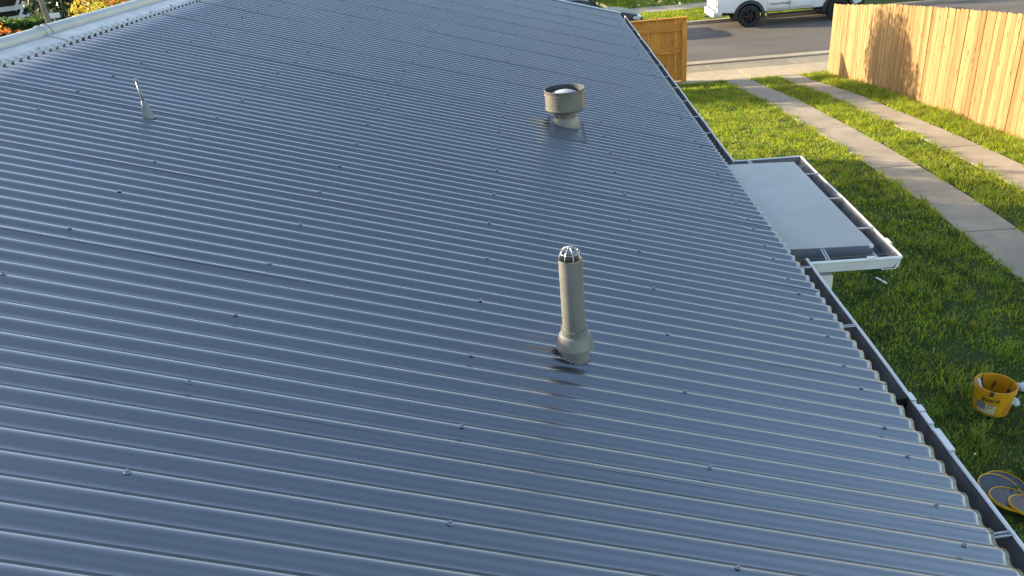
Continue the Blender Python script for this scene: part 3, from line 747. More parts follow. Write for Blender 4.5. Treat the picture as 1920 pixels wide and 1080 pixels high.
def keep_lawn(x, y):
    dirt = ((x - 4.95) / 0.35) ** 2 + ((y - 15.2) / 0.4) ** 2 < 1
    thin = np.sin(x * 2.3 + y * 1.7) * np.sin(x * 4.1 - y * 3.1) > 0.72
    rnd = rg.uniform(0, 1, len(x))
    bare = (np.sin(x * 5.1 + 2 + np.sin(y * 2)) * np.sin(y * 4.3 + 0.5 + np.sin(x * 3)) > 0.30) & (rnd < np.where(y < 7.5, 0.75, 0.35))
    pressed = np.zeros(len(x), bool)
    for qx, qy, qr in ((3.185, 4.425, .15), (3.115, 4.375, .15), (3.13, 4.245, .16), (3.205, 4.14, .16), (3.545, 5.33, .14)): pressed |= (x - qx) ** 2 + (y - qy) ** 2 < qr * qr
    return ~pressed & ~in_strip(x, y, 0.0) & ~(dirt & (rnd < 0.8)) & ~(thin & (rnd < 0.4)) & ~bare & ~((x > 3.3) & (y > 21.6))
v, f, c = blades(250000, 1.35, 7.73, 2.6, 21.75, rg, 0.022, 0.070, 0.0065, keep_lawn)
def tufts(n, per, rng):
    cx = rng.uniform(1.5, 7.65, n); cy = rng.uniform(3.0, 21.5, n)
    w = np.where(cx > 7.05, 1.0, np.where((cx > 5.7) & (cx < 6.4), 0.85, 0.42)); k = rng.uniform(0, 1, n) < w; cx, cy = cx[k], cy[k]; n = len(cx)
    hh = rng.uniform(0.05, 0.13, n) * np.where(cx > 7.05, 1.35, 1.0); sp = rng.uniform(0.02, 0.06, n)
    x = np.repeat(cx, per) + rng.normal(size=n * per) * np.repeat(sp, per); y = np.repeat(cy, per) + rng.normal(size=n * per) * np.repeat(sp, per)
    tone = np.repeat(rng.uniform(0.7, 1.25, n), per); yel = np.repeat(rng.uniform(0, 1, n), per)
    h = np.repeat(hh, per) * rng.uniform(0.5, 1.15, n * per)
    ok = ~in_strip(x, y, 0.03) & (x < 7.72) & ((x - 3.16) ** 2 + (y - 4.28) ** 2 > 0.08) & ((x - 3.545) ** 2 + (y - 5.33) ** 2 > 0.028); x, y, tone, yel, h = x[ok], y[ok], tone[ok], yel[ok], h[ok]; m = len(x)
    a = rng.uniform(0, 2 * PI, m); lean = h * rng.uniform(0.3, 1.2, m); dx, dy = np.cos(a), np.sin(a); z = gzv(y); wd = 0.0038 * rng.uniform(0.7, 1.4, m); px, py = -dy * wd, dx * wd
    mx, my = x + dx * lean * .35, y + dy * lean * .35
    v = np.stack([np.stack([x - px, y - py, z], 1), np.stack([x + px, y + py, z], 1), np.stack([mx + px * .8, my + py * .8, z + h * .65], 1), np.stack([mx - px * .8, my - py * .8, z + h * .65], 1), np.stack([x + dx * lean, y + dy * lean, z + h * .95], 1)], 1).reshape(-1, 3)
    b = np.arange(m)[:, None] * 5
    f = np.concatenate([b + np.array([[0, 1, 2]]), b + np.array([[0, 2, 3]]), b + np.array([[3, 2, 4]])], 0)
    c = (np.array([0.15, 0.225, 0.03]) * (1 - yel[:, None]) + np.array([0.27, 0.28, 0.045]) * yel[:, None]) * tone[:, None] * rng.uniform(0.8, 1.2, (m, 1))
    return v, f, np.repeat(c, 5, 0)
v3, f3, c3 = tufts(3200, 34, rg)
v, f, c = np.r_[v, v3], np.r_[f, f3 + len(v)], np.r_[c, c3]
tag(tinted('lawn_grass', v, f, c, M['grass']), 'short uneven green lawn grass beside the house and drive', 'grass', kind='stuff')
v, f, c = blades(60000, -1, 12, 32.1, 34.95, rg, 0.05, 0.10, 0.015, lambda x, y: x > 2, None, False)
v2, f2, c2 = blades(90000, -2, 30, 36.55, 47, rg, 0.06, 0.12, 0.022, None, None, False)
tag(tinted('far_verge_grass', np.r_[v, v2], np.r_[f, f2 + len(v)], np.r_[c, c2] * 0.9, M['grass']), 'mown grass verge and lawn on the far side of the street', 'grass', kind='stuff')
# broad leaved weeds and clover mats in the shaded lawn
def weeds():
    rng = np.random.default_rng(3); P = []
    for _ in range(420):
        cx, cy = rng.uniform(1.6, 4.9), rng.uniform(2.8, 11); k = rng.integers(20, 90)
        q = rng.normal(size=(k, 2)) * rng.uniform(0.03, 0.12); P.append(np.c_[cx + q[:, 0], cy + q[:, 1], gzv(cy + q[:, 1]) + rng.uniform(0.012, 0.045, k)])
    P = np.concatenate(P); P = P[~in_strip(P[:, 0], P[:, 1])]
    v, f, c = leaves(P, 0.022, [(0.035, 0.085, 0.018), (0.055, 0.115, 0.03), (0.08, 0.13, 0.05), (0.03, 0.06, 0.02)], rng, 0.1, 0.8)
    tag(tinted('lawn_weeds', v, f, c, M['grass']), 'low clover and broad leaved weeds growing through the lawn', 'weeds', kind='stuff')
    n = 130
    x, y = rng.uniform(1.7, 4.9, n), rng.uniform(3.5, 19, n); P = np.c_[x, y, gzv(y) + 0.05]
    v, f, c = leaves(P, 0.022, [(0.72, 0.70, 0.62), (0.6, 0.58, 0.5), (0.6, 0.55, 0.2)], rng, 0.0, 0.9)
    tag(tinted('daisies', v, f, c, M['leaf']), 'tiny pale daisies and petals scattered over the lawn', 'flowers', kind='stuff')
weeds()

# ------------------------------------------------------------------ paint pail, lids and litter
M['yellow'] = mat('yellow_pail_plastic', (0.72, 0.35, 0.008), 0.38, 0, 0.10, 8, 0.03, 30)
M['greypaint'] = mat('slate_roof_paint_film', (0.050, 0.058, 0.074), 0.36, 0, 0.2, 14, 0.15, 25)
def smear(name):
    m, nt, b = nodes(name); setp(b, rough=0.4)
    n = noise(nt, 14, 5, 0.6, None, (1, 1, 0.35)); f = ramp(nt, n.outputs['Fac'], [(0.56, 0.0), (0.60, 1.0)]).outputs[0]
    nt.links.new(mixc(nt, f, (0.66, 0.30, 0.008), (0.045, 0.045, 0.05)), b.inputs['Base Color']); return m
def smear_rim():
    m = smear('paint_smeared_rim'); r = [n for n in m.node_tree.nodes if n.type == 'VALTORGB'][0]; r.color_ramp.elements[0].position = 0.60; r.color_ramp.elements[1].position = 0.66; return m
M['yellow_rim'] = smear_rim()
M['yellow_in'] = smear('paint_smeared_yellow')
def text_mesh(s, size, bold=0.0):
    cu = bpy.data.curves.new('lettering', 'FONT'); cu.body = s; cu.size = size; cu.align_x = 'CENTER'; cu.align_y = 'CENTER'; cu.offset = bold; cu.resolution_u = 2
    o = bpy.data.objects.new('lettering', cu); COL.objects.link(o)
    me = bpy.data.meshes.new_from_object(o.evaluated_get(bpy.context.evaluated_depsgraph_get()))
    COL.objects.unlink(o); bpy.data.objects.remove(o); return me
def pail():
    bx, by = 3.545, 5.33
    t = thing('paint_pail', 'open yellow plastic paint pail with printed label on the shaded lawn', 'pail', (bx, by, 0.012), R(0))
    rb, rt, H = 0.128, 0.150, 0.262
    rad = lambda z: rb + (rt - rb) * z / H
    L = (bx, by, 0.012)
    o = MB().lathe([(0.0, 0.0), (rb - 0.008, 0.0), (rb, 0.008), (rt - 0.001, H - 0.045)], 56).obj('body', M['yellow'], t, L); autosmooth(o)
    o = MB().lathe([(rt - 0.004, H), (rb - 0.004, 0.012), (0.0, 0.011)], 56).obj('inside', M['yellow_in'], t, L); autosmooth(o)
    o = MB().lathe([(rt - 0.001, H - 0.047), (rt + 0.006, H - 0.046), (rt + 0.007, H - 0.030), (rt + 0.001, H - 0.028), (rt + 0.001, H - 0.012), (rt + 0.006, H - 0.010), (rt + 0.005, H), (rt - 0.004, H)], 56).obj('rim', M['yellow_rim'], t, L); autosmooth(o)
    def patch(name, a0, a1, z0, z1, m, off=0.0012, parent=None):
        v = []; k = 14
        for i in range(k + 1):
            a = R(a0 + (a1 - a0) * i / k)
            for z in (z0, z1): v.append(((rad(z) + off) * math.cos(a), (rad(z) + off) * math.sin(a), z))
        return obj(name, v, [(2*i, 2*i+2, 2*i+3, 2*i+1) for i in range(k)], m, parent or t, L, smooth=True)
    cream = mat('label_cream', (0.62, 0.55, 0.36), 0.45, 0, 0.1, 30); wht = mat('sticker_white', (0.72, 0.70, 0.68), 0.5, 0, 0.08, 40)
    ora = mat('label_orange', (0.62, 0.22, 0.02), 0.45, 0, 0.12, 30); ink = mat('label_ink', (0.03, 0.03, 0.035), 0.5, 0, 0)
    lb = patch('label', -168, -108, 0.035, 0.205, cream)
    patch('label_picture', -172, -140, 0.070, 0.135, mat('label_grey_print', (0.20, 0.20, 0.24), 0.5, 0, 0.5, 60), 0.0022, lb)
    def wrap(s, size, a, z, m, off=0.003):
        me = text_mesh(s, size, 0.0012); me.materials.append(m)
        for p in me.vertices:
            zz = z + p.co.y; r = rad(zz) + off; aa = R(a) + p.co.x / r; p.co = (r * math.cos(aa), r * math.sin(aa), zz)
        link('lettering', me, lb, L)
    wrap('guard', 0.058, -128, 0.175, ink)
    for q, (a0, a1) in enumerate(((-134, -113), (-132, -116), (-136, -114))): patch('print_line', a0, a1, 0.125 - q * 0.016, 0.130 - q * 0.016, ink, 0.002, lb)
    pn = patch('safety_panel', -84, -50, 0.030, 0.195, ora)
    for q in range(8): patch('print_line', -81, -54, 0.045 + q * 0.018, 0.049 + q * 0.018, mat('panel_ink', (0.30, 0.09, 0.02), 0.5, 0, 0) if q == 0 else bpy.data.materials['panel_ink'], 0.002, pn)
    patch('sticker', -48, -30, 0.075, 0.185, wht, 0.003)
    # wire handle hanging at the side
    MB().tube([((rt + .012) * math.cos(R(a)), (rt + .012) * math.sin(R(a)), H - 0.03 - 0.10 * math.sin(PI * (a + 20) / 180) ) for a in np.linspace(-20, 160, 20)], 0.0022, 6).obj('handle', M['strap'], t, L, smooth=True)
pail()
def brush():
    t = thing('paint_brush', 'paint covered brush handle leaning inside the yellow pail rim', 'brush', (3.47, 5.36, 0.03))
    MB().tube([(0.03, -0.02, 0.02), (0.0, 0.0, 0.13), (-0.045, 0.02, 0.262)], [0.014, 0.012, 0.013], 8).obj('handle', M['seal'], t, (3.47, 5.36, 0.03), smooth=True)
    MB().box(0.005, 0.06, -0.05, 0.01, -0.005, 0.03, 0.004).obj('bristles', M['greypaint'], t, (3.47, 5.36, 0.03))
brush()
def lid(loc, tilt, label, seed):
    rng = random.Random(seed)
    t = thing('pail_lid', label, 'lid', loc, group='paint pail lids lying in the grass')
    t.rotation_euler = tilt
    o = MB().lathe([(0.1355, 0.004), (0.1360, 0.010), (0.139, 0.012), (0.143, 0.011), (0.145, 0.007), (0.144, -0.008), (0.140, -0.009), (0.139, 0.0)], 56).obj('rim', M['yellow'], t, local=True); autosmooth(o)
    n = 56; v = [(0, 0, 0.006)]; 
    for ring in (0.5, 1.0):
        for k in range(n):
            a = 2 * PI * k / n; v.append((0.1362 * ring * math.cos(a), 0.1362 * ring * math.sin(a), 0.006))
    f = [(0, 1 + k, 1 + (k+1) % n) for k in range(n)] + [(1 + k, 1 + n + k, 1 + n + (k+1) % n, 1 + (k+1) % n) for k in range(n)]
    obj('painted_face', v, f, M['greypaint'], t, local=True)
    return t
def splat(parent, r, x, y, m, seed):
    rng = random.Random(seed); pts = [(x + r * rng.uniform(.6, 1.2) * math.cos(2*PI*k/14), y + r * rng.uniform(.6, 1.2) * math.sin(2*PI*k/14)) for k in range(14)]
    MB().prism(pts, 'z', 0.0062, 0.0085).obj('paint_splat', m, parent, local=True)
creamp = mat('cream_splat', (0.62, 0.50, 0.22), 0.5, 0, 0.3, 80)
l1 = lid((3.185, 4.425, 0.012), (R(4), R(3), 0), 'back paint pail lid with grey paint and small cream flecks along its rim', 1)
l2 = lid((3.115, 4.375, 0.030), (R(9), R(-2), 1), 'second paint pail lid, half hidden between the gutter and other lids', 2)
l3 = lid((3.130, 4.245, 0.047), (R(7), R(4), 2), 'large plain grey painted pail lid in the middle of the four', 3)
l4 = lid((3.205, 4.140, 0.068), (R(10), R(-6), 3), 'front pail lid with a cream paint splat at its centre', 4)
splat(l4, 0.016, 0.005, 0.0, creamp, 1); splat(l4, 0.008, 0.03, -0.05, creamp, 2); splat(l4, 0.006, -0.07, 0.07, M['seal'], 6)
for q in range(6): splat(l1, random.uniform(.003, .008), -0.03 + 0.02 * q, -0.03 + random.uniform(-.02, .02), creamp, 10 + q)
def crumple(name, label, cat, loc, s, m, seed):
    bm = bmesh.new(); bmesh.ops.create_icosphere(bm, subdivisions=3, radius=1)
    rng = np.random.default_rng(seed); ks = rng.normal(size=(6, 3)) * 3; ph = rng.uniform(0, 6, 6)
    for p in bm.verts:
        k = 1 + sum(0.10 * math.sin(float(ks[i] @ np.array(p.co)) + ph[i]) for i in range(6)); p.co = Vector((p.co.x * s[0] * k, p.co.y * s[1] * k, max(p.co.z, -0.2) * s[2] * k))
    b = MB().bm(bm); tag(b.obj(name, m, None, loc, smooth=False), label, cat)
rag = mat('dirty_white_rag', (0.52, 0.52, 0.54), 0.9, 0, 0.3, 25, 0.3, 60)
crumple('rag', 'crumpled off-white rag lying behind the yellow pail at the picture edge', 'rag', (3.955, 5.58, 0.03), (0.075, 0.05, 0.035), rag, 4)
crumple('rag', 'small crumpled white paper tucked beside the right of the yellow pail', 'paper', (3.74, 5.36, 0.05), (0.045, 0.04, 0.035), rag, 9)
MB().box(-0.013, 0.013, -0.075, 0.075, 0.0, 0.008, 0.001).obj('offcut', M['white'], None, (3.575, 7.665, 0.035), (0.05, 0.08, R(24)))
tag(bpy.data.objects['offcut'], 'short white plastic offcut lying on the lawn below the porch', 'offcut')

# ------------------------------------------------------------------ vehicles
def wheel(parent, x, y, z, r, w, side, rimc, spokes=6):
    o = MB().lathe([(r * 0.60, -w/2), (r * 0.90, -w/2 * 1.0), (r * 0.985, -w/2 * 0.86), (r, -w/2 * 0.55), (r, w/2 * 0.55), (r * 0.985, w/2 * 0.86), (r * 0.90, w/2), (r * 0.60, w/2)], 36).obj('wheel', M['rubber'], parent, (x, y, z), (-PI/2 * side, 0, 0), local=True)
    autosmooth(o, 40)
    rim = MB(); rim.lathe([(0.0, -0.02), (r * 0.60, -0.02), (r * 0.615, w/2 - 0.005), (r * 0.60, w/2 + 0.004), (r * 0.57, w/2 - 0.005), (r * 0.54, 0.02)], 36)
    for k in range(spokes):
        a = 2 * PI * k / spokes; d = Vector((math.cos(a), math.sin(a), 0)); p = Vector((-d.y, d.x, 0))
        A = [d * 0.05 + p * 0.035, d * r * 0.57 + p * 0.022, d * r * 0.57 - p * 0.022, d * 0.05 - p * 0.035]
        v = [q + Vector((0, 0, w/2 - 0.03)) for q in A] + [q + Vector((0, 0, 0.02)) for q in A]
        rim.add(v, [(0, 1, 2, 3), (4, 7, 6, 5), (0, 4, 5, 1), (1, 5, 6, 2), (2, 6, 7, 3), (3, 7, 4, 0)])
    rim.lathe([(0.0, w/2 - 0.012), (0.05, w/2 - 0.014), (0.065, w/2 - 0.03), (0.065, 0.02)], 16)
    q = link('rim', rim.mesh('rim', rimc), o, (0, 0, 0), None, True)
    return o
def arch(cx, cz, r, a0, a1, n=10): return [(cx + r * math.cos(R(a0 + (a1 - a0) * i / n)), cz + r * math.sin(R(a0 + (a1 - a0) * i / n))) for i in range(n + 1)]
def body_prism(poly, half, m, bev, taper=None):
    b = MB().prism(poly, 'y', -half, half, 0, bev, 3)
    if taper: b.v = [(x, y * taper(x, z), z) for x, y, z in b.v]
    return b
def truck():
    RX, YC, ZR_ = 7.75, 30.97, -1.05
    t = thing('pickup_truck', 'white double cab pickup truck with black wheel arch flares parked across the street', 'truck', (RX, YC, ZR_))
    paint = mat('white_truck_paint', (0.78, 0.79, 0.80), 0.22, 0, 0.03, 3, coat=0.6, coatr=0.06, rv=0.03)
    chrome = mat('satin_bumper', (0.66, 0.67, 0.66), 0.28, 0.35, 0.06, 8)
    wr = 0.405; xf = 3.22; hw = 0.905
    tp = lambda x, z: 1.0 - 0.05 * max(0, z - 0.95) - 0.10 * max(0, 0.72 - z)
    low = [(-1.18, 0.62), (-0.56, 0.56)] + arch(0, wr, 0.50, 162, 18) + [(0.60, 0.52), (xf - 0.60, 0.52)] + arch(xf, wr, 0.50, 162, 18) + [(xf + 0.62, 0.50), (xf + 0.84, 0.58), (xf + 0.90, 0.80), (xf + 0.84, 1.02), (xf + 0.70, 1.12), (2.45, 1.20), (0.42, 1.20), (-1.16, 1.20), (-1.20, 0.95)]
    o = body_prism(low, hw, paint, 0.035, tp).obj('body', paint, t, local=True); autosmooth(o, 30)
    # cargo bed opening (dark liner set into the top) and cab
    cab = [(0.40, 1.195), (2.55, 1.195), (1.75, 1.74), (1.45, 1.80), (0.85, 1.80), (0.52, 1.72)]
    o = body_prism(cab, 0.80, paint, 0.04, lambda x, z: 1.0 - 0.20 * max(0, z - 1.25)).obj('cab', paint, t, local=True); autosmooth(o, 30)
    for s in (-1, 1):
        for poly in ([(0.56, 1.25), (1.20, 1.25), (1.20, 1.68), (0.62, 1.68)], [(1.26, 1.25), (2.30, 1.25), (1.70, 1.68), (1.26, 1.68)]):
            b = MB(); v = [(x, s * (0.806 * (1.0 - 0.20 * max(0, z - 1.25)) + 0.0), z) for x, z in poly] ; b.add(v, [tuple(range(4)) if s < 0 else tuple(range(4))[::-1]])
            q = b.obj('window', M['glass'], t, local=True)
    b = MB(); b.add([(2.50, -0.72, 1.25), (2.50, 0.72, 1.25), (1.80, 0.66, 1.72), (1.80, -0.66, 1.72)], [(0, 1, 2, 3)]); b.obj('windscreen', M['glass'], t, local=True)
    MB().box(-1.08, 0.36, -0.76, 0.76, 1.19, 1.215).obj('bed_cover', M['blackpl'], t, local=True)
    # doors, proud by a few millimetres, with handle, seam gap behind
    for s in (-1, 1):
        for x0, x1 in ((0.66, 1.42), (1.45, 2.32)):
            gap = MB().box(x0 - 0.008, x1 + 0.008, s * (hw - 0.02), s * (hw + 0.001), 0.572, 1.172, 0.0); gap.v = [(x, y * tp(x, z), z) for x, y, z in gap.v]
            gap.obj('door_gap', M['blackpl'], t, local=True)
            bm = bmesh.new()
            d = MB(); y0_, y1_ = sorted((s * (hw - 0.018), s * (hw + 0.006)))
            zs = [0.58, 0.66, 0.70, 0.84, 0.90, 1.165]; pr = [0.0, 0.002, 0.010, 0.012, 0.004, 0.002]
            v = []
            for z, q in zip(zs, pr):
                yy = s * ((hw + 0.004 + q) * tp(0, z)); v += [(x0, yy, z), (x1, yy, z)]
            fs = [(2*i, 2*i+1, 2*i+3, 2*i+2) for i in range(len(zs) - 1)]
            if s > 0: fs = [f_[::-1] for f_ in fs]
            d.add(v, fs); o = d.obj('door', paint, t, local=True); autosmooth(o, 40); o.modifiers.new('t', 'SOLIDIFY').thickness = 0.02; o.modifiers['t'].offset = 1 if s > 0 else 1
            MB().box(x1 - 0.24, x1 - 0.05, s * (hw + 0.03) - .012, s * (hw + 0.03) + .012, 1.045, 1.075, 0.008).obj('handle', M['blackpl'], o, local=True)
        # flares
        for cx in (0, xf):
            fl = MB(); nA = 20; v = []
            for i in range(nA + 1):
                a = R(188 - 196 * i / nA)
                for rr, yy in ((0.455, hw - 0.10), (0.455, hw + 0.055), (0.50, hw + 0.060), (0.575, hw + 0.008), (0.575, hw - 0.06)):
                    v.append((cx + rr * math.cos(a), s * yy, wr + rr * math.sin(a) * 1.0))
            f = [(i*5+k, i*5+k+1, (i+1)*5+k+1, (i+1)*5+k) for i in range(nA) for k in range(4)]
            fl.add(v, f if s < 0 else [q[::-1] for q in f]); o = fl.obj('wheel_flare', M['blackpl'], t, local=True); autosmooth(o, 50)
        MB().box(0.64, xf - 0.64, s * (hw + 0.03) - 0.075, s * (hw + 0.03) + 0.075, 0.40, 0.455, 0.02, 0, 2).obj('side_step', M['blackpl'], t, local=True)
        # tail lights wrap the rear corners
        tl = MB().box(-1.215, -1.06, s * (hw - 0.085) - 0.06, s * (hw - 0.085) + 0.085, 0.82, 1.14, 0.02)
        tl.v = [(x + (0.06 if z < 0.9 and x > -1.1 else 0), y, z) for x, y, z in tl.v]
        o = tl.obj('tail_light', mat('tail_lamp_lens', (0.42, 0.20, 0.17), 0.12, 0, 0.3, 14, coat=0.6) if 'tail_lamp_lens' not in bpy.data.materials else bpy.data.materials['tail_lamp_lens'], t, local=True)
        MB().box(-1.222, -1.12, s * (hw - 0.085) - 0.05, s * (hw - 0.085) + 0.075, 0.965, 1.06, 0.01).obj('reverse_lens', M['seal'], o, local=True)
        MB().box(-1.212, -1.05, s * (hw - 0.085) - 0.066, s * (hw - 0.085) + 0.082, 0.795, 0.828, 0.01).obj('lamp_trim', M['blackpl'], o, local=True)
        MB().box(-1.10, 4.0, s * 0.42 - .05, s * 0.42 + .05, 0.44, 0.55).obj('chassis_rail', M['blackpl'], t, local=True)
        MB().box(xf + 0.70, xf + 0.90, s * 0.62 - .22, s * 0.62 + .22, 0.86, 1.00, 0.02).obj('headlight', M['seal'], t, local=True)
        for cx in (0, xf): wheel(t, cx, s * (hw - 0.10), wr, wr, 0.27, s, mat('black_alloy', (0.02, 0.02, 0.022), 0.3, 0.4, 0.1, 10) if 'black_alloy' not in bpy.data.materials else bpy.data.materials['black_alloy'])
    MB().tube([(0, -0.72, wr), (0, 0.72, wr)], 0.055, 8).obj('axle', M['blackpl'], t, local=True)
    MB().tube([(xf, -0.72, wr), (xf, 0.72, wr)], 0.055, 8).obj('axle', M['blackpl'], t, local=True)
    # wheel wells
    for cx in (0, xf): MB().box(cx - 0.5, cx + 0.5, -0.60, 0.60, 0.50, 0.95).obj('wheel_well', M['dark'], t, local=True)
    # tailgate and bumper
    o = MB().box(-1.224, -1.19, -0.735, 0.735, 0.70, 1.17, 0.012).obj('tailgate', paint, t, local=True)
    MB().box(-1.232, -1.222, -0.16, 0.16, 1.00, 1.08, 0.004).obj('handle', M['blackpl'], o, local=True)
    MB().box(-1.21, -1.16, -0.78, 0.78, 0.655, 0.705).obj('bumper_gap', M['blackpl'], t, local=True)
    bp = [(-1.20, -0.88), (-1.30, -0.84), (-1.36, -0.55), (-1.37, 0), (-1.36, 0.55), (-1.30, 0.84), (-1.20, 0.88), (-1.00, 0.89), (-1.00, -0.89)]
    o = MB().prism(bp, 'z', 0.46, 0.655, 0, 0.02, 2).obj('rear_bumper', chrome, t, local=True); autosmooth(o, 40)
    MB().box(-1.376, -1.366, -0.24, 0.24, 0.50, 0.61).obj('number_plate', mat('plate_white', (0.6, 0.6, 0.58), 0.4, 0, 0.1, 10), t, local=True)
    hb = MB().box(-1.50, -1.10, -0.035, 0.035, 0.37, 0.43, 0.008); hb.lathe([(0.0, 0.06), (0.022, 0.045), (0.028, 0.03), (0.022, 0.012), (0.014, 0.0), (0.014, -0.03)], 12, 0, (-1.48, 0, 0.44))
    hb.obj('tow_hitch', M['zinc'], t, local=True)
    MB().box(xf + 0.70, xf + 0.98, -0.88, 0.88, 0.46, 0.74, 0.05, 0, 2).obj('front_bumper', M['blackpl'], t, local=True)
    MB().box(xf + 0.84, xf + 0.915, -0.42, 0.42, 0.80, 1.02, 0.02).obj('grille', M['blackpl'], t, local=True)
    me = text_mesh('WILDTRAK', 0.115, 0.001); me.materials.append(M['blackpl'])
    for p in me.vertices: p.co = (p.co.x * 1.25, 0, p.co.y)
    link('door_lettering', me, t, (1.10, -(hw + 0.046), 0.775), (-0.0, 0, 0), True)
truck()
def dark_car():
    X, Y, Z = 0.2, 31.0, -1.05
    t = thing('parked_car', 'dark navy hatchback showing bonnet and headlight just past the far roof corner', 'car', (X, Y, Z))
    paint = mat('dark_car_paint', (0.020, 0.025, 0.034), 0.34, 0, 0.1, 4, coat=0.0, coatr=0.1, rv=0.03)
    wr = 0.31; xr, xf = 0.35, 2.92; hw = 0.855
    low = [(-0.33, 0.34), (xr - 0.42, 0.26)] + arch(xr, wr, 0.36, 172, 8) + [(xr + 0.42, 0.24), (xf - 0.42, 0.24)] + arch(xf, wr, 0.36, 172, 8) + [(xf + 0.48, 0.24), (3.62, 0.30), (3.70, 0.48), (3.64, 0.68), (3.42, 0.80), (2.95, 0.905), (2.45, 0.97), (0.2, 0.99), (-0.30, 0.95), (-0.38, 0.70)]
    tp = lambda x, z: (1 - 0.06 * max(0, z - 0.6) - 0.08 * max(0, 0.45 - z)) * (1 - 0.10 * max(0, x - 2.9) ** 1.5)
    o = body_prism(low, hw, paint, 0.05, tp).obj('body', paint, t, local=True); autosmooth(o, 35)
    cab = [(-0.22, 0.97), (2.48, 0.955), (1.62, 1.40), (1.30, 1.47), (0.75, 1.49), (0.15, 1.44), (-0.10, 1.30)]
    tc = lambda x, z: 1.0 - 0.36 * max(0, z - 1.0)
    o = body_prism(cab, 0.76, paint, 0.04, tc).obj('cabin', paint, t, local=True); autosmooth(o, 35)
    for s in (-1, 1):
        for poly in ([(0.0, 1.02), (0.95, 1.02), (0.95, 1.40), (0.12, 1.36)], [(1.0, 1.02), (2.20, 1.02), (1.56, 1.36), (1.0, 1.41)]):
            b = MB(); b.add([(x, s * (0.765 * tc(x, z) + 0.002), z) for x, z in poly], [tuple(range(4)) if s < 0 else tuple(range(4))[::-1]]); b.obj('window', M['glass'], t, local=True)
        hl = MB().box(3.26, 3.64, s * 0.68 - 0.14, s * 0.68 + 0.15, 0.62, 0.79, 0.04, 0, 2)
        hl.v = [(x - (abs(y) - 0.5) * 0.25, y, z - (x - 3.4) * 0.18) for x, y, z in hl.v]
        hl.obj('headlight', mat('headlamp_lens', (0.62, 0.64, 0.66), 0.12, 0.2, 0.3, 20, coat=0.8) if 'headlamp_lens' not in bpy.data.materials else bpy.data.materials['headlamp_lens'], t, smooth=False, local=True)
        MB().box(1.95, 2.10, s * 0.88 - 0.08, s * 0.88 + 0.08, 0.99, 1.10, 0.03, 0, 2).obj('mirror', paint, t, local=True)
        for cx in (xr, xf): wheel(t, cx, s * 0.745, wr, wr, 0.20, s, mat('grey_alloy', (0.35, 0.36, 0.37), 0.3, 0.7, 0.1, 10) if 'grey_alloy' not in bpy.data.materials else bpy.data.materials['grey_alloy'], 10)
    b = MB(); b.add([(2.40, -0.70, 1.00), (2.40, 0.70, 1.00), (1.68, 0.60, 1.378), (1.68, -0.60, 1.378)], [(0, 1, 2, 3)]); b.v = [(x + 0.015, y, z + 0.012) for x, y, z in b.v]; b.obj('windscreen', M['glass'], t, local=True)
    MB().box(3.60, 3.72, -0.40, 0.40, 0.42, 0.60, 0.02).obj('grille', M['blackpl'], t, local=True)
    MB().box(xf - .4, xf + .4, -0.62, 0.62, 0.3, 0.62).obj('wheel_well', M['dark'], t, local=True)
    MB().box(xr - .4, xr + .4, -0.62, 0.62, 0.3, 0.62).obj('wheel_well', M['dark'], t, local=True)
dark_car()

# ------------------------------------------------------------------ planting
GRN = [(0.035, 0.07, 0.018), (0.05, 0.095, 0.02), (0.028, 0.055, 0.016)]
DGR = [(0.022, 0.042, 0.016), (0.03, 0.055, 0.02), (0.016, 0.032, 0.012)]
YEL = [(0.26, 0.19, 0.03), (0.30, 0.24, 0.04), (0.16, 0.16, 0.03), (0.34, 0.22, 0.04)]
ORA = [(0.36, 0.13, 0.03), (0.42, 0.18, 0.03), (0.30, 0.09, 0.04), (0.22, 0.17, 0.03)]
# across the street
bush('shrub', 'dark evergreen shrub behind the parked navy car', 'shrub', (2.6, 41.5, -0.9), 3.6, 1.9, GRN + [(0.10, 0.13, 0.03)], 5200, 0.13, 16, 31, 'dleaf', 'shrubs across the street')
bush('shrub', 'dark shrub beside the pale blossoms on the far lawn', 'shrub', (4.7, 40.6, -0.9), 2.4, 1.2, DGR + [(0.05, 0.08, 0.02)], 3200, 0.11, 12, 32, 'dleaf', 'shrubs across the street')
def blossoms():
    rng = np.random.default_rng(8); n = 15
    x, y = rng.normal(5.55, 0.45, n), rng.normal(36.9, 0.45, n)
    P = np.c_[x, y, gzv(y) + 0.10 + rng.uniform(0, 0.12, n)]
    v, f, c = leaves(P, 0.12, [(0.75, 0.66, 0.58), (0.72, 0.45, 0.42), (0.7, 0.62, 0.35)], rng, 0.2, 0.9)
    tag(tinted('fallen_blossom', v, f, c, M['leaf']), 'pale pink and cream petals fallen beside the far footpath', 'petals', kind='stuff')
blossoms()
bush('street_tree', 'big leafy tree on the far side of the street, hidden behind the roof', 'tree', (-7.0, 42.5, -0.85), 7.0, 7.2, GRN, 14000, 0.24, 26, 44, trunk=0.2, low=0.2)
bush('street_tree', 'second leafy tree across the street, hidden behind the roof', 'tree', (-2.5, 43.5, -0.85), 4.6, 4.6, GRN, 9000, 0.22, 22, 45, trunk=0.15, low=0.2)
# garden plants hidden behind the house that shade the drive
bush('garden_tree', 'small round garden tree beyond the far gable, only its shadow shows on the fence', 'tree', (-1.75, 21.0, gz(21.0)), 3.0, 4.45, GRN, 26000, 0.12, 44, 41, trunk=0.09, low=0.22)
bush('shrub', 'leafy shrub beside the far gable, hidden by the roof', 'shrub', (-0.9, 13.6, gz(13.6)), 1.0, 2.0, GRN, 3500, 0.07, 12, 42)
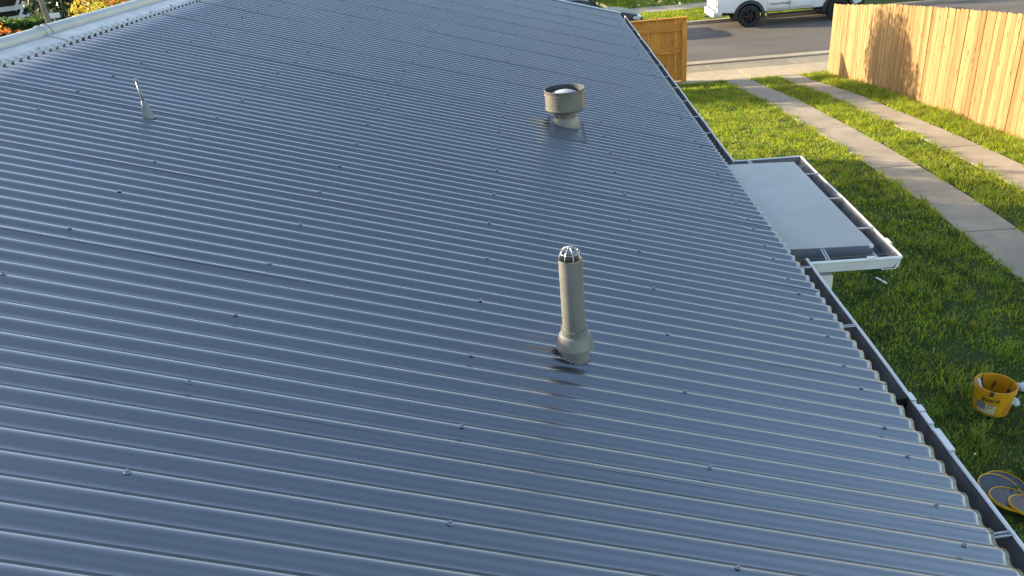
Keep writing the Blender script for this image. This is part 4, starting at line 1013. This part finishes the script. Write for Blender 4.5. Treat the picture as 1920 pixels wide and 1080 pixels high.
# beyond the ridge, on the left
bush('shrub', 'orange leaved autumn shrub at the left picture edge, below the hedge', 'shrub', (-6.62 - 2.2, 9.75 + 2.6, 0), 1.9, 3.02, ORA, 5200, 0.075, 16, 51, group='autumn shrubs behind the ridge')
bush('shrub', 'yellow green shrub left of centre among the autumn shrubs behind the ridge', 'shrub', (-7.05, 12.55, 0), 0.95, 3.30, YEL[2:] + [(0.28, 0.26, 0.05), (0.2, 0.22, 0.05)], 1500, 0.08, 11, 52, group='autumn shrubs behind the ridge', low=0.6)
bush('shrub', 'golden orange shrub, rightmost behind the ridge', 'shrub', (-6.75, 14.0, 0), 2.9, 3.75, YEL + ORA[:1], 16000, 0.075, 44, 53, group='autumn shrubs behind the ridge', low=0.5)
bush('broad_tree', 'large dark leaved tree behind the utility pole', 'tree', (-15.3, 25.8, 0), 3.2, 5.2, DGR + [(0.12, 0.13, 0.08)], 14000, 0.16, 40, 54, 'dleaf', trunk=0.16, low=0.2)
def hedge():
    rng = np.random.default_rng(9)
    A = np.array([-17.2, 17.4, 0]); B = np.array([-12.55, 20.55, 0]); d = B - A; L = np.linalg.norm(d); d /= L; p = np.array([-d[1], d[0], 0])
    t = thing('hedge', 'clipped green hedge with sunlit top, left of the utility pole', 'hedge', tuple((A + B) / 2))
    n = 16000; s = rng.uniform(0, L, n); w = rng.uniform(-0.5, 0.5, n); z = rng.uniform(0.1, 2.38, n)
    face = rng.integers(0, 3, n); w = np.where(face == 0, -0.5, np.where(face == 1, 0.5, w)); z = np.where(face == 2, 2.38, z)
    P = A + d * s[:, None] + p * w[:, None]; P[:, 2] = z; P += rng.normal(size=(n, 3)) * 0.06; P[:, 2] += 0.07 * np.sin(s * 2.1) 
    v, f, c = leaves(P, 0.11, GRN + [(0.07, 0.11, 0.02)], rng)
    ctr = (A + B) / 2
    tinted('foliage', v - ctr, f, c, M['leaf'], t, tuple(ctr))
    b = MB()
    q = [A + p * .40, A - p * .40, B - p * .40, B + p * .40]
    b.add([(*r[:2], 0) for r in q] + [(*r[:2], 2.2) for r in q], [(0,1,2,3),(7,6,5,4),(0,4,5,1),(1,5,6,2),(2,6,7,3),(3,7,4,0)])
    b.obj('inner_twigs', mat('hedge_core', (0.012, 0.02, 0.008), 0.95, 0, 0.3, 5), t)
hedge()
def pole():
    t = thing('utility_pole', 'grey timber utility pole standing at the hedge end', 'pole', (-10.55, 17.1, 0))
    MB().tube([(0, 0, -0.3), (0.0, 0, 4.0), (0.0, 0, 8.5)], [0.062, 0.056, 0.048], 14).obj('shaft', mat('weathered_pole', (0.24, 0.22, 0.20), 0.85, 0, 0.2, 6, 0.3, 40), t, (-10.55, 17.1, 0), smooth=True)
    MB().box(-1.1, 1.1, -0.05, 0.05, 7.6, 7.72, 0.01).obj('crossarm', M['oldwood'], t, (-10.55, 17.1, 0), (0, 0, R(35)))
pole()
def back_fence():
    A = Vector((-11.55, 18.75, 0)); B = Vector((-7.4, 20.9, 0)); d = (B - A); L = d.length; d.normalize(); a = math.atan2(d.y, d.x)
    t = thing('board_fence', 'dark brown board fence behind the ridge with a few pale pickets', 'fence', tuple((A + B) / 2))
    db = timber('dark_stained_boards', (0.085, 0.065, 0.055), (0.05, 0.04, 0.034), knots=False); pb = mat('pale_picket', (0.32, 0.31, 0.30), 0.8, 0, 0.15, 8)
    me = MB().box(-0.07, 0.07, -0.01, 0.01, 0, 2.42, 0.003).mesh('board', db); mp = MB().box(-0.022, 0.022, -0.012, 0.012, 0, 2.30, 0.003).mesh('picket', pb)
    n = int(L / 0.146)
    for i in range(n):
        q = A + d * (i * 0.146 + 0.07); link('board', me, t, (q.x, q.y, random.uniform(-.02, .02)), (0, 0, a))
    for i in (7, 10, 13): 
        q = A + d * (i * 0.146) + Vector((d.y, -d.x, 0)) * 0.05; link('picket', mp, t, (q.x, q.y, 0), (0, 0, a))
    for z in (0.5, 1.9):
        m = MB().box(-L/2, L/2, -0.02, 0.02, z - .04, z + .04); q = (A + B) / 2 + Vector((-d.y, d.x, 0)) * 0.035; m.obj('rail', db, t, (q.x, q.y, 0), (0, 0, a))
back_fence()
def neighbour():
    C = Vector((-19.7, 29.9, 0)); rz = R(34)
    t = thing('neighbour_house', 'neighbouring house corner with white window frames and boards, top left', 'house', tuple(C), rz)
    wht = mat('neighbour_white', (0.60, 0.60, 0.58), 0.6, 0, 0.06, 3)
    # plan: front wall to the left of the corner, splayed bay wall to the right
    plan = [(-7, 0.0), (0.0, 0.0), (1.15, 1.15), (1.15, 5.0), (-7, 5.0)]
    MB().prism(plan, 'z', 0, 1.0).obj('base_wall', wht, t, local=True)
    def band(z0, z1, out, name, m):
        pl = [(-7, -out), (0.0 + out * 0.42, -out), (1.15 + out, 1.15 - out * 0.42), (1.15 + out, 5), (-7, 5)]
        MB().prism(pl, 'z', z0, z1).obj(name, m, t, local=True)
    band(1.002, 1.48, -0.05, 'wall', wht); band(1.482, 1.62, 0.10, 'sill', wht); band(1.622, 1.70, 0.02, 'lower_board', wht)
    band(1.702, 1.90, -0.06, 'window_glass', M['glass']); band(1.902, 2.06, 0.04, 'transom', wht); band(2.062, 2.75, -0.06, 'upper_glass', mat('warm_interior_glass', (0.05, 0.035, 0.028), 0.12, 0, 0.5, 1.2)); band(2.752, 3.1, 0.05, 'head_board', wht)
    for q in range(2):                                # side stair with sloping white stringers
        b = MB(); z0 = 1.50 + q * 0.36; h = 0.16
        b.add([(0.12, -0.35, z0), (1.0, -0.35, z0 + 1.35), (1.0, -0.35, z0 + 1.35 + h), (0.12, -0.35, z0 + h), (0.12, -0.27, z0), (1.0, -0.27, z0 + 1.35), (1.0, -0.27, z0 + 1.35 + h), (0.12, -0.27, z0 + h)], [(0,1,2,3),(7,6,5,4),(0,4,5,1),(1,5,6,2),(2,6,7,3),(3,7,4,0)])
        b.obj('stair_rail', wht, t, local=True)
    rf = [(-7.6, -0.6), (0.25, -0.6), (1.75, 0.9), (1.75, 5.6), (-7.6, 5.6)]
    b = MB(); b.add([(x, y, 3.1) for x, y in rf] + [(-5, 2.5, 4.6), (-0.5, 2.5, 4.6)], [(0, 1, 6, 5), (1, 2, 6), (2, 3, 6), (3, 4, 5, 6), (4, 0, 5), (4, 3, 2, 1, 0)])
    b.obj('roof', mat('neighbour_roof', (0.12, 0.10, 0.09), 0.7, 0, 0.15, 3), t, local=True)
neighbour()
def panel_sign():
    t = thing('white_board', 'small white board standing beside the utility pole above the brown fence', 'board', (-12.15, 19.95, 0))
    MB().box(-0.16, 0.16, -0.02, 0.02, 2.40, 2.52, 0.004).obj('panel', M['white'], t, (-12.15, 19.95, 0), (0, 0, R(28)))
    MB().box(-0.03, 0.03, 0.025, 0.07, 0, 2.6).obj('post', M['oldwood'], t, (-12.15, 19.95, 0), (0, 0, R(28)))
panel_sign()

# a little leaf litter in the gutters and on the canopy
def litter():
    rng = np.random.default_rng(77); P = []
    for _ in range(70): P.append((rng.uniform(1.225, 1.285), rng.choice([rng.uniform(0.9, 3.6), rng.uniform(5.5, 12)]), 2.262))
    for _ in range(26): P.append((rng.uniform(1.34, 1.66), rng.uniform(3.69, 3.77), 2.292))
    for _ in range(16): P.append((rng.uniform(1.725, 1.765), rng.uniform(3.8, 5.2), 2.292))
    v, f, c = leaves(np.array(P), 0.020, [(0.16, 0.11, 0.06), (0.22, 0.16, 0.09), (0.10, 0.08, 0.05)], rng, 0.0, 0.6)
    tag(tinted('leaf_litter', v, f, c, M['leaf']), 'scraps of dry brown leaf lying in the gutters', 'leaf litter', kind='stuff')
litter()
